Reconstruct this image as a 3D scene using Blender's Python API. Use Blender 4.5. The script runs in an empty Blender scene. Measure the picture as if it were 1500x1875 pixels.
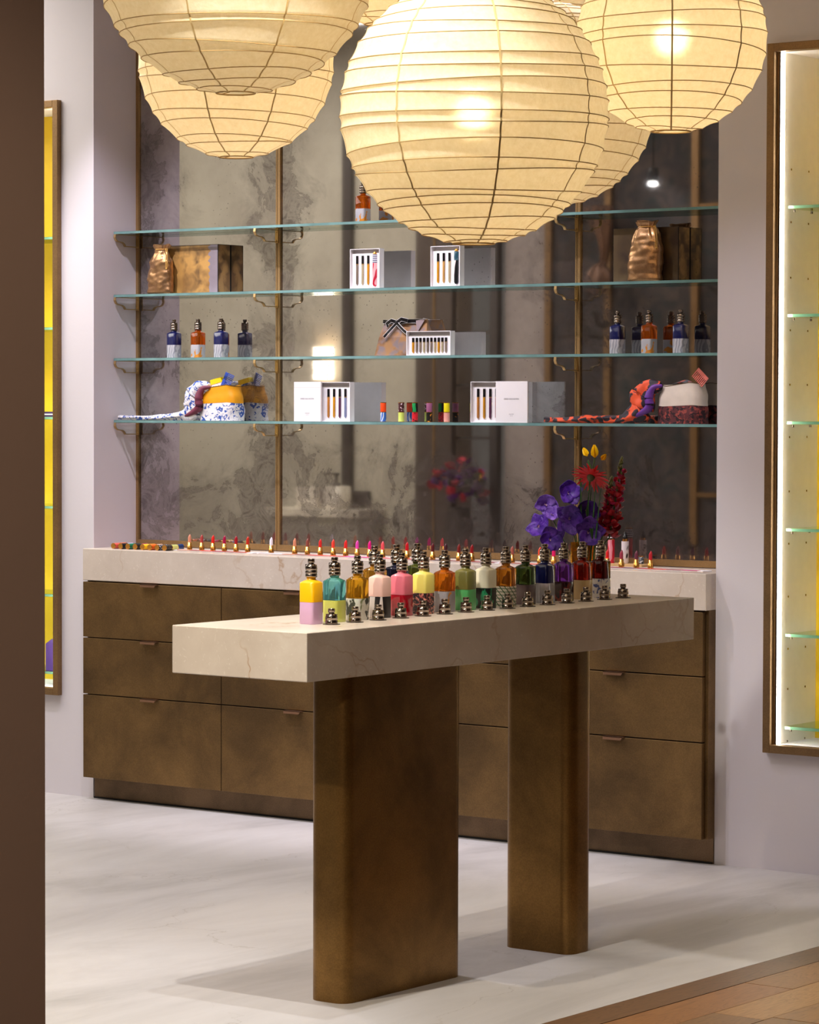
import bpy, math, random
from mathutils import Vector, Matrix, noise
R = random.Random(7)
PI = math.pi
S = bpy.context.scene
C = S.collection

# ------------------------------------------------------------------ camera
cam_d = bpy.data.cameras.new('camera')
cam = bpy.data.objects.new('camera', cam_d); C.objects.link(cam); S.camera = cam
cam_d.sensor_fit = 'HORIZONTAL'; cam_d.sensor_width = 36
cam_d.lens = 5631.0 / 1500 * 36
cam_d.clip_start = .1; cam_d.clip_end = 100
yaw, pitch, roll = .6459, .0347, .0028
fh = Vector((-math.sin(yaw), math.cos(yaw), 0)); rt = Vector((math.cos(yaw), math.sin(yaw), 0)); up0 = Vector((0, 0, 1))
fw = fh * math.cos(pitch) - up0 * math.sin(pitch); up = fh * math.sin(pitch) + up0 * math.cos(pitch)
r2 = rt * math.cos(roll) + up * math.sin(roll); u2 = up * math.cos(roll) - rt * math.sin(roll)
m = Matrix((r2, u2, -fw)).transposed().to_4x4(); m.translation = Vector((7.7846, -8.3854, 1.46))
cam.matrix_world = m

# ------------------------------------------------------------------ exposure, world, lights
S.view_settings.view_transform = 'Standard'; S.view_settings.look = 'None'
S.view_settings.exposure = 0.9; S.view_settings.gamma = 1.0; S.view_settings.use_curve_mapping = False
w = bpy.data.worlds.new('world'); S.world = w; w.use_nodes = True
w.node_tree.nodes['Background'].inputs[0].default_value = (.9, .8, .7, 1)
w.node_tree.nodes['Background'].inputs[1].default_value = .08

def lamp(name, kind, loc, tgt, energy, color, size=.05, angle=60, blend=.3, sy=None):
    d = bpy.data.lights.new(name, kind); o = bpy.data.objects.new(name, d); C.objects.link(o)
    o.location = loc; d.energy = energy; d.color = color
    if kind == 'AREA':
        d.size = size
        if sy: d.shape = 'RECTANGLE'; d.size_y = sy
    else: d.shadow_soft_size = size
    if kind == 'SPOT': d.spot_size = math.radians(angle); d.spot_blend = blend
    v = Vector(tgt) - Vector(loc); o.rotation_euler = v.to_track_quat('-Z', 'Y').to_euler()
    return o
COOL = (.93, .88, 1.0); WARM = (1.0, .86, .66); NEUT = (1.0, .95, .88)
# track spots over the sales floor
lamp('spot_island', 'SPOT', (3.34, -3.38, 3.2), (3.0, -1.9, .6), 105, NEUT, .02, 62, .35)
lamp('spot_floor_front', 'SPOT', (3.25, -3.0, 3.24), (2.55, -3.1, 0), 56, (.95, .97, 1), .02, 40, .5)
lamp('spot_floor_left', 'SPOT', (1.2, -1.7, 3.24), (1.9, -1.4, 0), 66, COOL, .03, 70, .6)
lamp('spot_aisle', 'SPOT', (3.9, -1.6, 3.24), (3.55, -1.5, 0), 14, WARM, .03, 60, .6)
# wall washers for the niche, the counter top and the shelves
for i, x in enumerate((.35, 1.0, 1.7, 2.35)):
    lamp('spot_niche', 'SPOT', (x, -.95, 3.24), (x, .2, 1.05), 62, COOL, .025, 58, .6)
lamp('spot_pier', 'SPOT', (3.0, -1.3, 3.24), (2.8, 0, .4), 34, COOL, .03, 50, .7)
lamp('spot_left_wall', 'SPOT', (-.2, -1.3, 3.24), (-.15, 0, .8), 24, NEUT, .03, 50, .7)
# added unseen area fills under the ceiling, for soft general light
lamp('soft_fill_light', 'AREA', (2.2, -3.4, 3.22), (2.2, -3.4, 0), 20, NEUT, 4.0, sy=3.0)
lamp('soft_fill_light', 'AREA', (-1.6, -1.3, 3.22), (-1.6, -1.3, 0), 54, NEUT, 2.4, sy=2.2)
lamp('soft_fill_light', 'AREA', (5.6, -6.8, 3.22), (5.6, -6.8, 0), 7, WARM, 2.0, sy=2.0)
lamp('fill_spot_column', 'SPOT', (6.3, -7.4, 3.2), (4.3, -4.9, 1.2), 125, WARM, .1, 34, .8)  # added spot that brightens the brown wall end
lamp('spot_island_end', 'SPOT', (2.75, -4.9, 3.2), (3.0, -2.7, .75), 150, WARM, .03, 34, .5)

# ------------------------------------------------------------------ helpers
class MB:
    def __init__(s): s.v = []; s.f = []; s.sm = []
    def add(s, vs, fs, smooth=False):
        b = len(s.v); s.v += [tuple(p) for p in vs]
        for f in fs: s.f.append([b + i for i in f]); s.sm.append(smooth)
        return s
    def box(s, x0, x1, y0, y1, z0, z1):
        v = [(x, y, z) for z in (z0, z1) for y in (y0, y1) for x in (x0, x1)]
        return s.add(v, [(0, 2, 3, 1), (4, 5, 7, 6), (0, 1, 5, 4), (2, 6, 7, 3), (0, 4, 6, 2), (1, 3, 7, 5)])
    def loft(s, secs, caps=True, smooth=True, closed=True):
        n = len(secs[0]); vs = [p for q in secs for p in q]; fs = []
        for i in range(len(secs) - 1):
            for j in range(n if closed else n - 1):
                k = (j + 1) % n
                fs.append((i * n + j, i * n + k, (i + 1) * n + k, (i + 1) * n + j))
        s.add(vs, fs, smooth)
        if caps:
            s.add(secs[0], [tuple(range(n))[::-1]]); s.add(secs[-1], [tuple(range(n))])
        return s
    def lathe(s, prof, seg=20, cx=0, cy=0, smooth=True, caps=True):
        secs = [[(cx + r * math.cos(2 * PI * k / seg), cy + r * math.sin(2 * PI * k / seg), z) for k in range(seg)] for r, z in prof]
        return s.loft(secs, caps, smooth)
    def tube(s, path, r, seg=6, closed=False, flat=1.0):
        P = [Vector(p) for p in path]; n = len(P); secs = []
        for i in range(n):
            a = P[(i - 1) % n] if (closed or i > 0) else P[i]; b = P[(i + 1) % n] if (closed or i < n - 1) else P[i]
            t = (b - a).normalized(); u = t.cross(Vector((0, 0, 1)))
            if u.length < .05: u = Vector((1, 0, 0))
            u.normalize(); v = u.cross(t).normalized()
            rr = r[i] if isinstance(r, (list, tuple)) else r
            secs.append([P[i] + u * rr * math.cos(2 * PI * k / seg) + v * rr * flat * math.sin(2 * PI * k / seg) for k in range(seg)])
        if closed: secs.append(secs[0])
        return s.loft(secs, not closed)
    def build(s, name, mat=None, parent=None, bevel=0, seg=2):
        me = bpy.data.meshes.new(name); me.from_pydata([tuple(p) for p in s.v], [], s.f)
        me.polygons.foreach_set('use_smooth', s.sm); me.validate(); me.update()
        if mat: me.materials.append(mat)
        o = bpy.data.objects.new(name, me); C.objects.link(o)
        if parent: o.parent = parent
        if bevel:
            b = o.modifiers.new('bevel', 'BEVEL'); b.width = bevel; b.segments = seg; b.limit_method = 'ANGLE'; b.angle_limit = .6
        return o
def BX(name, mat, x0, x1, y0, y1, z0, z1, parent=None, bevel=0):
    return MB().box(x0, x1, y0, y1, z0, z1).build(name, mat, parent, bevel)
def tag(o, label=None, cat=None, group=None, kind=None):
    if label: o['label'] = label
    if cat: o['category'] = cat
    if group: o['group'] = group
    if kind: o['kind'] = kind
    return o
def thing(name, loc, label, cat, group=None, rz=0):
    o = bpy.data.objects.new(name, None); C.objects.link(o); o.location = loc; o.rotation_euler.z = rz
    o.empty_display_size = .05
    return tag(o, label, cat, group)
def struct(o): o['kind'] = 'structure'; return o
def copy_tree(o, parent=None):
    c = o.copy(); C.objects.link(c); c.parent = parent
    for ch in list(o.children): copy_tree(ch, c)
    return c
def retint(root, name, mat):                      # swap one part's material on a copy (object-linked slot)
    for ch in root.children:
        if ch.name.split('.')[0] == name:
            ch.material_slots[0].link = 'OBJECT'; ch.material_slots[0].material = mat
def rsq(hx, hy, r, z, n=3, cx=0, cy=0):           # rounded-square ring
    out = []
    for qx, qy, a0 in ((1, 1, 0), (-1, 1, 90), (-1, -1, 180), (1, -1, 270)):
        for k in range(n + 1):
            a = math.radians(a0 + 90 * k / n)
            out.append((cx + qx * (hx - r) + r * math.cos(a), cy + qy * (hy - r) + r * math.sin(a), z))
    return out

# ------------------------------------------------------------------ materials
def srgb(c):
    return tuple(((v / 255) / 12.92 if v / 255 <= .04045 else ((v / 255 + .055) / 1.055) ** 2.4) for v in c) + (1,)
def nt(name):
    m = bpy.data.materials.new(name); m.use_nodes = True; t = m.node_tree
    return m, t, t.nodes['Principled BSDF']
def node(t, kind, **kw):
    n = t.nodes.new(kind)
    for k, v in kw.items():
        if k in n.inputs: n.inputs[k].default_value = v
        else: setattr(n, k, v)
    return n
def ramp(t, src, stops):
    r = t.nodes.new('ShaderNodeValToRGB'); e = r.color_ramp.elements
    while len(e) < len(stops): e.new(.5)
    for k, (p, c) in enumerate(stops): e[k].position = p; e[k].color = c if len(c) == 4 else srgb(c)
    t.links.new(src, r.inputs[0]); return r
def coords(t, scale=(1, 1, 1), rot=(0, 0, 0), loc=(0, 0, 0)):
    tc = t.nodes.new('ShaderNodeTexCoord'); mp = t.nodes.new('ShaderNodeMapping')
    mp.inputs['Scale'].default_value = scale; mp.inputs['Rotation'].default_value = rot; mp.inputs['Location'].default_value = loc
    t.links.new(tc.outputs['Object'], mp.inputs[0]); return mp.outputs[0]
def plain(name, c, rough=.5, metal=0, var=.06, vs=30, bump=0, bs=200, spec=.5, coat=0):
    m, t, b = nt(name); col = srgb(c)
    n = node(t, 'ShaderNodeTexNoise', Scale=vs, Detail=4.0); t.links.new(coords(t), n.inputs['Vector'])
    lo = tuple(v * (1 - var) for v in col[:3]) + (1,); hi = tuple(min(1, v * (1 + var)) for v in col[:3]) + (1,)
    r = ramp(t, n.outputs[0], [(.3, lo), (.7, hi)]); t.links.new(r.outputs[0], b.inputs['Base Color'])
    b.inputs['Roughness'].default_value = rough; b.inputs['Metallic'].default_value = metal
    b.inputs['Specular IOR Level'].default_value = spec; b.inputs['Coat Weight'].default_value = coat
    if bump:
        n2 = node(t, 'ShaderNodeTexNoise', Scale=bs, Detail=3.0); t.links.new(coords(t), n2.inputs['Vector'])
        bp = node(t, 'ShaderNodeBump', Strength=bump, Distance=.002); t.links.new(n2.outputs[0], bp.inputs['Height']); t.links.new(bp.outputs[0], b.inputs['Normal'])
    return m
def emis(name, c, strength):
    m, t, b = nt(name); b.inputs['Emission Color'].default_value = srgb(c); b.inputs['Emission Strength'].default_value = strength
    b.inputs['Base Color'].default_value = srgb(c); return m
def glassy(name, c, rough=.03, trans=.85):
    m, t, b = nt(name)
    n = node(t, 'ShaderNodeTexNoise', Scale=15.0); t.links.new(coords(t), n.inputs['Vector'])
    col = srgb(c); lo = tuple(v * .85 for v in col[:3]) + (1,)
    r = ramp(t, n.outputs[0], [(.35, lo), (.65, col)]); t.links.new(r.outputs[0], b.inputs['Base Color'])
    b.inputs['Roughness'].default_value = rough; b.inputs['Transmission Weight'].default_value = trans; b.inputs['IOR'].default_value = 1.36
    return m
def pattern(name, bg, cols, kind='blotch', scale=60, rough=.35, thr=.5, stretch=(1, 1, 1), soft=.02):
    """printed surface: blotch (noise patches), floral (voronoi flowers), leopard, wave, grid, stripe"""
    m, t, b = nt(name); co = coords(t, stretch); b.inputs['Roughness'].default_value = rough
    def mix(fac, a, c):
        x = t.nodes.new('ShaderNodeMix'); x.data_type = 'RGBA'; t.links.new(fac, x.inputs[0])
        for s_, v in ((6, a), (7, c)):
            if isinstance(v, tuple): x.inputs[s_].default_value = v
            else: t.links.new(v, x.inputs[s_])
        return x.outputs[2]
    cur = srgb(bg)
    for k, c in enumerate(cols):
        if kind == 'wave':
            n = node(t, 'ShaderNodeTexWave', Scale=scale, Distortion=7.0 + 4 * k, Detail=1.0); t.links.new(co, n.inputs['Vector'])
            n.inputs['Detail Scale'].default_value = 1.2
            f = ramp(t, n.outputs[1], [(thr - .03, (0, 0, 0, 1)), (thr + .03, (1, 1, 1, 1))]).outputs[0]
        elif kind == 'stripe':
            n = node(t, 'ShaderNodeTexWave', Scale=scale, Distortion=0.0, bands_direction='Z'); t.links.new(co, n.inputs['Vector'])
            f = ramp(t, n.outputs[1], [(thr - .03, (0, 0, 0, 1)), (thr + .03, (1, 1, 1, 1))]).outputs[0]
        elif kind == 'grid':
            n = node(t, 'ShaderNodeTexWave', Scale=scale, Distortion=0.0, bands_direction='DIAGONAL' if k == 0 else 'Z'); t.links.new(co, n.inputs['Vector'])
            f = ramp(t, n.outputs[1], [(.86, (0, 0, 0, 1)), (.92, (1, 1, 1, 1))]).outputs[0]
        elif kind == 'leopard':
            n = node(t, 'ShaderNodeTexVoronoi', Scale=scale * (1 + .6 * k)); n.inputs['Randomness'].default_value = 1.0
            d = node(t, 'ShaderNodeTexNoise', Scale=scale * .9); t.links.new(co, d.inputs['Vector'])
            v = node(t, 'ShaderNodeVectorMath', operation='MULTIPLY_ADD'); t.links.new(d.outputs[1], v.inputs[0])
            v.inputs[1].default_value = (.9 / scale,) * 3; t.links.new(co, v.inputs[2]); t.links.new(v.outputs[0], n.inputs['Vector'])
            f = ramp(t, n.outputs[0], [(thr - .08, (1, 1, 1, 1)), (thr, (0, 0, 0, 1))]).outputs[0]
        else:
            n = node(t, 'ShaderNodeTexNoise', Scale=scale * (1 + .7 * k), Detail=2.5 if kind == 'blotch' else 6.0, Distortion=1.5 if kind == 'floral' else .4)
            v = node(t, 'ShaderNodeVectorMath', operation='ADD'); v.inputs[1].default_value = (3.7 * k, 1.3 * k, 9.1 * k)
            t.links.new(co, v.inputs[0]); t.links.new(v.outputs[0], n.inputs['Vector'])
            f = ramp(t, n.outputs[0], [(thr - soft, (0, 0, 0, 1)), (thr + soft, (1, 1, 1, 1))]).outputs[0]
        cur = mix(f, cur, srgb(c))
    t.links.new(cur, b.inputs['Base Color'])
    return m

def bronze_mat(name, c1, c2, metal=.75, rough=.42):
    m, t, b = nt(name)
    n = node(t, 'ShaderNodeTexNoise', Scale=3.2, Detail=5.0, Roughness=.62, Distortion=.3); t.links.new(coords(t, (1, 1, 1.0)), n.inputs['Vector'])
    r = ramp(t, n.outputs[0], [(.36, c1), (.66, c2)])
    n2 = node(t, 'ShaderNodeTexNoise', Scale=260.0, Detail=2.0); t.links.new(coords(t), n2.inputs['Vector'])
    r2_ = ramp(t, n2.outputs[0], [(.35, (.86, .86, .86, 1)), (.7, (1.1, 1.1, 1.1, 1))])
    x = t.nodes.new('ShaderNodeMix'); x.data_type = 'RGBA'; x.blend_type = 'MULTIPLY'; x.inputs[0].default_value = 1
    t.links.new(r.outputs[0], x.inputs[6]); t.links.new(r2_.outputs[0], x.inputs[7]); t.links.new(x.outputs[2], b.inputs['Base Color'])
    rr = ramp(t, n.outputs[0], [(.3, (rough + .08,) * 3 + (1,)), (.7, (rough - .04,) * 3 + (1,))]); t.links.new(rr.outputs[0], b.inputs['Roughness'])
    b.inputs['Metallic'].default_value = metal
    return m
M = {}
M['wall'] = plain('painted_plaster', (214, 208, 212), .85, 0, .015, 3, .15, 60)
M['niche'] = plain('lilac_plaster', (216, 206, 214), .8, 0, .015, 3, .15, 60)
M['ceiling'] = plain('ceiling_paint', (190, 182, 170), .9)
M['column'] = plain('brown_column_paint', (150, 122, 108), .8, 0, .03, 4, .1, 90)
M['bronze'] = bronze_mat('aged_bronze_sheet', (96, 74, 46), (136, 106, 66))
M['bronze_dark'] = bronze_mat('dark_bronze_plinth', (92, 74, 54), (124, 100, 74))
M['bronze_leg'] = bronze_mat('patinated_bronze', (104, 76, 38), (146, 110, 60), .8, .36)
M['bronze_edge'] = bronze_mat('brushed_bronze_edge', (186, 150, 100), (204, 166, 112), .7, .35)
M['frame'] = bronze_mat('bronze_frame', (124, 96, 62), (146, 114, 76), .6, .4)
M['mullion'] = bronze_mat('brass_mullion', (146, 116, 76), (172, 138, 92), .6, .38)
M['brass'] = plain('polished_brass', (196, 158, 96), .28, .9)
M['brass_dull'] = plain('dull_brass', (196, 164, 112), .35, .7)
M['dark_line'] = plain('near_black_line', (20, 16, 12), .9)  # even near-black for thin strips and box edges
M['copper_tab'] = plain('copper_tab', (150, 112, 88), .35, .7)

def stone_mat():
    m, t, b = nt('cream_limestone'); co = coords(t)
    n = node(t, 'ShaderNodeTexNoise', Scale=5.0, Detail=8.0, Roughness=.65); t.links.new(co, n.inputs['Vector'])
    base = ramp(t, n.outputs[0], [(.3, (196, 182, 168)), (.55, (208, 195, 181)), (.75, (220, 210, 197))])
    d = node(t, 'ShaderNodeTexNoise', Scale=3.0, Detail=5.0); t.links.new(co, d.inputs['Vector'])
    v = node(t, 'ShaderNodeVectorMath', operation='MULTIPLY_ADD'); t.links.new(d.outputs[1], v.inputs[0]); v.inputs[1].default_value = (.9, .9, .9); t.links.new(co, v.inputs[2])
    vo = node(t, 'ShaderNodeTexVoronoi', Scale=1.9, feature='DISTANCE_TO_EDGE'); t.links.new(v.outputs[0], vo.inputs['Vector'])
    vein = ramp(t, vo.outputs[0], [(.0, (1, 1, 1, 1)), (.008, (.5, .5, .5, 1)), (.016, (0, 0, 0, 1))])
    br = node(t, 'ShaderNodeTexNoise', Scale=2.2); t.links.new(co, br.inputs['Vector'])
    brr = ramp(t, br.outputs[0], [(.45, (0, 0, 0, 1)), (.62, (1, 1, 1, 1))])
    mu = node(t, 'ShaderNodeMath', operation='MULTIPLY'); t.links.new(vein.outputs[0], mu.inputs[0]); t.links.new(brr.outputs[0], mu.inputs[1])
    x = t.nodes.new('ShaderNodeMix'); x.data_type = 'RGBA'; t.links.new(mu.outputs[0], x.inputs[0]); t.links.new(base.outputs[0], x.inputs[6]); x.inputs[7].default_value = srgb((172, 138, 104))
    fl = node(t, 'ShaderNodeTexVoronoi', Scale=46.0); t.links.new(v.outputs[0], fl.inputs['Vector'])
    flr = ramp(t, fl.outputs[0], [(.12, (1, 1, 1, 1)), (.22, (0, 0, 0, 1))])
    mu2 = node(t, 'ShaderNodeMath', operation='MULTIPLY'); t.links.new(flr.outputs[0], mu2.inputs[0]); mu2.inputs[1].default_value = .35
    x2 = t.nodes.new('ShaderNodeMix'); x2.data_type = 'RGBA'; t.links.new(mu2.outputs[0], x2.inputs[0]); t.links.new(x.outputs[2], x2.inputs[6]); x2.inputs[7].default_value = srgb((232, 225, 214))
    t.links.new(x2.outputs[2], b.inputs['Base Color']); b.inputs['Roughness'].default_value = .28
    return m
M['stone'] = stone_mat()

def concrete_mat():
    m, t, b = nt('trowelled_concrete'); co = coords(t, (1, .35, 1))
    n = node(t, 'ShaderNodeTexNoise', Scale=2.4, Detail=8.0, Roughness=.62, Distortion=.6); t.links.new(co, n.inputs['Vector'])
    r = ramp(t, n.outputs[0], [(.3, (162, 158, 156)), (.5, (186, 182, 181)), (.72, (200, 197, 197))])
    co2 = coords(t)
    vo = node(t, 'ShaderNodeTexVoronoi', Scale=1.1, feature='DISTANCE_TO_EDGE')
    d = node(t, 'ShaderNodeTexNoise', Scale=5.0, Detail=6.0); t.links.new(co2, d.inputs['Vector'])
    v = node(t, 'ShaderNodeVectorMath', operation='MULTIPLY_ADD'); t.links.new(d.outputs[1], v.inputs[0]); v.inputs[1].default_value = (.35, .35, .35); t.links.new(co2, v.inputs[2]); t.links.new(v.outputs[0], vo.inputs['Vector'])
    cr = ramp(t, vo.outputs[0], [(0, (1, 1, 1, 1)), (.003, (0, 0, 0, 1))])
    n3 = node(t, 'ShaderNodeTexNoise', Scale=1.7); t.links.new(co2, n3.inputs['Vector'])
    n3r = ramp(t, n3.outputs[0], [(.5, (0, 0, 0, 1)), (.6, (.5, .5, .5, 1))])
    mu = node(t, 'ShaderNodeMath', operation='MULTIPLY'); t.links.new(cr.outputs[0], mu.inputs[0]); t.links.new(n3r.outputs[0], mu.inputs[1])
    x = t.nodes.new('ShaderNodeMix'); x.data_type = 'RGBA'; t.links.new(mu.outputs[0], x.inputs[0]); t.links.new(r.outputs[0], x.inputs[6]); x.inputs[7].default_value = srgb((140, 132, 124))
    t.links.new(x.outputs[2], b.inputs['Base Color'])
    rr = ramp(t, n.outputs[0], [(.3, (.5, .5, .5, 1)), (.7, (.36, .36, .36, 1))]); t.links.new(rr.outputs[0], b.inputs['Roughness'])
    return m
M['concrete'] = concrete_mat()
def wood_mat(name, c1, c2, c3, off):
    m, t, b = nt(name); co = coords(t, (9, 1.1, 9), (0, 0, 0), (off, off * 2.3, 0))
    n = node(t, 'ShaderNodeTexNoise', Scale=1.6, Detail=3.0, Distortion=1.2); t.links.new(co, n.inputs['Vector'])
    ml = node(t, 'ShaderNodeMath', operation='MULTIPLY'); t.links.new(n.outputs[0], ml.inputs[0]); ml.inputs[1].default_value = 16
    fr = node(t, 'ShaderNodeMath', operation='FRACT'); t.links.new(ml.outputs[0], fr.inputs[0])
    g = ramp(t, fr.outputs[0], [(0, c1), (.3, c2), (.8, c2), (1, c3)])
    n2 = node(t, 'ShaderNodeTexNoise', Scale=60.0, Detail=3.0); t.links.new(coords(t, (8, .5, 8)), n2.inputs['Vector'])
    x = t.nodes.new('ShaderNodeMix'); x.data_type = 'RGBA'; x.inputs[0].default_value = .35
    r = ramp(t, n2.outputs[0], [(.35, c3), (.65, c2)])
    t.links.new(g.outputs[0], x.inputs[6]); t.links.new(r.outputs[0], x.inputs[7]); t.links.new(x.outputs[2], b.inputs['Base Color'])
    b.inputs['Roughness'].default_value = .42
    return m
WOODS = [wood_mat('oak_brown', (128, 88, 50), (150, 108, 64), (98, 66, 38), 0), wood_mat('oak_red', (132, 86, 48), (150, 104, 62), (98, 66, 38), 5),
         wood_mat('oak_honey', (144, 104, 58), (166, 124, 74), (116, 80, 44), 11), wood_mat('oak_grey', (114, 80, 48), (134, 98, 60), (88, 62, 38), 17)]
M['wood_border'] = wood_mat('oak_dark_border', (96, 70, 48), (118, 86, 58), (80, 58, 40), 3)

def paper_mat():
    m, t, b = nt('washi_paper'); t.nodes.remove(b); out = t.nodes['Material Output']; co = coords(t)
    n = node(t, 'ShaderNodeTexNoise', Scale=70.0, Detail=5.0, Roughness=.7); t.links.new(co, n.inputs['Vector'])
    r = ramp(t, n.outputs[0], [(.35, (234, 222, 190)), (.65, (243, 233, 208))])
    d = node(t, 'ShaderNodeBsdfDiffuse'); tr = node(t, 'ShaderNodeBsdfTranslucent'); rf = node(t, 'ShaderNodeBsdfRefraction', Roughness=.55, IOR=1.18)
    for s_ in (d, tr, rf): t.links.new(r.outputs[0], s_.inputs['Color'])
    n2 = node(t, 'ShaderNodeTexNoise', Scale=24.0, Detail=4.0, Distortion=.6); t.links.new(co, n2.inputs['Vector'])
    bp = node(t, 'ShaderNodeBump', Strength=.5, Distance=.006); t.links.new(n2.outputs[0], bp.inputs['Height'])
    for s_ in (d, tr): t.links.new(bp.outputs[0], s_.inputs['Normal'])
    a = node(t, 'ShaderNodeMixShader', Fac=.52); t.links.new(d.outputs[0], a.inputs[1]); t.links.new(tr.outputs[0], a.inputs[2])
    c = node(t, 'ShaderNodeMixShader', Fac=.05); t.links.new(a.outputs[0], c.inputs[1]); t.links.new(rf.outputs[0], c.inputs[2])
    t.links.new(c.outputs[0], out.inputs[0]); return m
M['paper'] = paper_mat()
M['rib'] = plain('bamboo_rib', (176, 142, 86), .7)
M['seam'] = plain('paper_seam', (200, 170, 112), .8)

def mirror_mat(name, wd, side, seed, haze=.10):
    """antiqued mirror: silvering with tarnish creeping in from the panel edges"""
    m, t, b = nt(name); t.nodes.remove(b); out = t.nodes['Material Output']
    co = coords(t); off = coords(t, loc=(seed, seed * .7, seed * 1.9))
    gl = node(t, 'ShaderNodeBsdfGlossy', Roughness=.03); 
    nb = node(t, 'ShaderNodeTexNoise', Scale=2.6, Detail=7.0, Roughness=.6); t.links.new(off, nb.inputs['Vector'])
    tint = ramp(t, nb.outputs[0], [(.35, (.54, .51, .50, 1)), (.65, (.74, .72, .71, 1))]); t.links.new(tint.outputs[0], gl.inputs['Color'])
    sep = t.nodes.new('ShaderNodeSeparateXYZ'); t.links.new(co, sep.inputs[0])
    def M1(op, a, b_=None, c=None):
        n = node(t, 'ShaderNodeMath', operation=op)
        for i, v in enumerate((a, b_, c)):
            if v is None: continue
            if isinstance(v, (int, float)): n.inputs[i].default_value = v
            else: t.links.new(v, n.inputs[i])
        return n.outputs[0]
    dr = M1('SUBTRACT', wd, sep.outputs[0])
    dx = M1('MINIMUM', M1('MULTIPLY', sep.outputs[0], side[0]), M1('MULTIPLY', dr, side[1]))
    dz = M1('MULTIPLY', sep.outputs[2], side[2])
    d = M1('MINIMUM', dx, dz)
    wn = node(t, 'ShaderNodeTexNoise', Scale=4.6, Detail=10.0, Roughness=.66, Distortion=.6); t.links.new(off, wn.inputs['Vector'])
    dd = M1('ADD', d, M1('MULTIPLY', M1('SUBTRACT', wn.outputs[0], .5), .75))
    mask = ramp(t, dd, [(.0, (1, 1, 1, 1)), (.05, (.75, .75, .75, 1)), (.06, (.45, .45, .45, 1)), (.16, (0, 0, 0, 1))])                   # the tarnished zone
    rim = ramp(t, dd, [(.030, (0, 0, 0, 1)), (.050, (1, 1, 1, 1)), (.062, (0, 0, 0, 1))])
    n2 = node(t, 'ShaderNodeTexNoise', Scale=11.0, Detail=10.0, Roughness=.7, Distortion=1.6); t.links.new(off, n2.inputs['Vector'])
    stain = ramp(t, n2.outputs[0], [(.36, (28, 24, 23)), (.43, (64, 56, 54)), (.46, (34, 29, 28)), (.52, (78, 69, 67)), (.55, (44, 38, 36)), (.60, (84, 75, 72)), (.64, (34, 29, 27))])
    di = node(t, 'ShaderNodeBsdfDiffuse'); t.links.new(stain.outputs[0], di.inputs['Color'])
    g2 = node(t, 'ShaderNodeBsdfGlossy', Roughness=.16); g2.inputs['Color'].default_value = (.5, .46, .45, 1)
    st = node(t, 'ShaderNodeMixShader', Fac=.42); t.links.new(di.outputs[0], st.inputs[1]); t.links.new(g2.outputs[0], st.inputs[2])
    hz = node(t, 'ShaderNodeMixShader', Fac=haze); t.links.new(gl.outputs[0], hz.inputs[1]); t.links.new(di.outputs[0], hz.inputs[2])
    vo = node(t, 'ShaderNodeTexVoronoi', Scale=52.0); t.links.new(off, vo.inputs['Vector'])
    sp = ramp(t, vo.outputs[0], [(.09, (1, 1, 1, 1)), (.15, (0, 0, 0, 1))])
    gate = node(t, 'ShaderNodeTexNoise', Scale=3.0); t.links.new(co, gate.inputs['Vector'])
    gr = ramp(t, gate.outputs[0], [(.48, (0, 0, 0, 1)), (.56, (1, 1, 1, 1))])
    spk = M1('MULTIPLY', M1('MULTIPLY', sp.outputs[0], gr.outputs[0]), .7)
    vary = ramp(t, n2.outputs[0], [(.38, (1, 1, 1, 1)), (.5, (.6, .6, .6, 1)), (.62, (.95, .95, .95, 1))])
    fac = M1('MAXIMUM', M1('MULTIPLY', mask.outputs[0], vary.outputs[0]), M1('MAXIMUM', spk, M1('MULTIPLY', rim.outputs[0], .9)))
    mx = node(t, 'ShaderNodeMixShader'); t.links.new(fac, mx.inputs[0]); t.links.new(hz.outputs[0], mx.inputs[1]); t.links.new(st.outputs[0], mx.inputs[2])
    t.links.new(mx.outputs[0], out.inputs[0]); return m

def shelf_glass():
    m, t, b = nt('clear_shelf_glass'); t.nodes.remove(b); out = t.nodes['Material Output']
    tr = node(t, 'ShaderNodeBsdfTransparent'); tr.inputs[0].default_value = (.93, .98, .965, 1)
    g = node(t, 'ShaderNodeBsdfGlossy', Roughness=.01); g.inputs[0].default_value = (.9, 1, .98, 1)
    n = node(t, 'ShaderNodeTexNoise', Scale=3.0); t.links.new(coords(t), n.inputs['Vector'])
    f = node(t, 'ShaderNodeFresnel', IOR=1.45)
    x = node(t, 'ShaderNodeMixShader'); t.links.new(f.outputs[0], x.inputs[0]); t.links.new(tr.outputs[0], x.inputs[1]); t.links.new(g.outputs[0], x.inputs[2])
    t.links.new(x.outputs[0], out.inputs[0]); return m
M['glass'] = shelf_glass()
M['glass_edge'] = plain('teal_glass_edge', (112, 150, 148), .15, 0, .2, 12, spec=.8)
M['glass_edge_green'] = plain('green_glass_edge', (120, 172, 140), .15, 0, .2, 12, spec=.8)
M['white_card'] = plain('white_card', (236, 232, 234), .6, 0, .01)
M['card_inner'] = plain('off_white_card', (214, 206, 200), .7)  # off-white card, slightly darker than the white, for the lid flap
M['led'] = emis('led_strip', (255, 246, 228), 10)
M['yellow'] = plain('yellow_lacquer', (236, 196, 30), .4, 0, .02)
M['cream'] = plain('cream_lacquer', (250, 246, 238), .4, 0, .02)
M['gunmetal'] = plain('gunmetal_cap', (150, 138, 128), .16, 1, .1, 60)
M['black'] = plain('black_plastic', (22, 20, 22), .25)
M['darkplate'] = plain('dark_disc', (58, 48, 42), .4)
M['gold'] = plain('gold_metal', (236, 170, 84), .22, .95)

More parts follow.
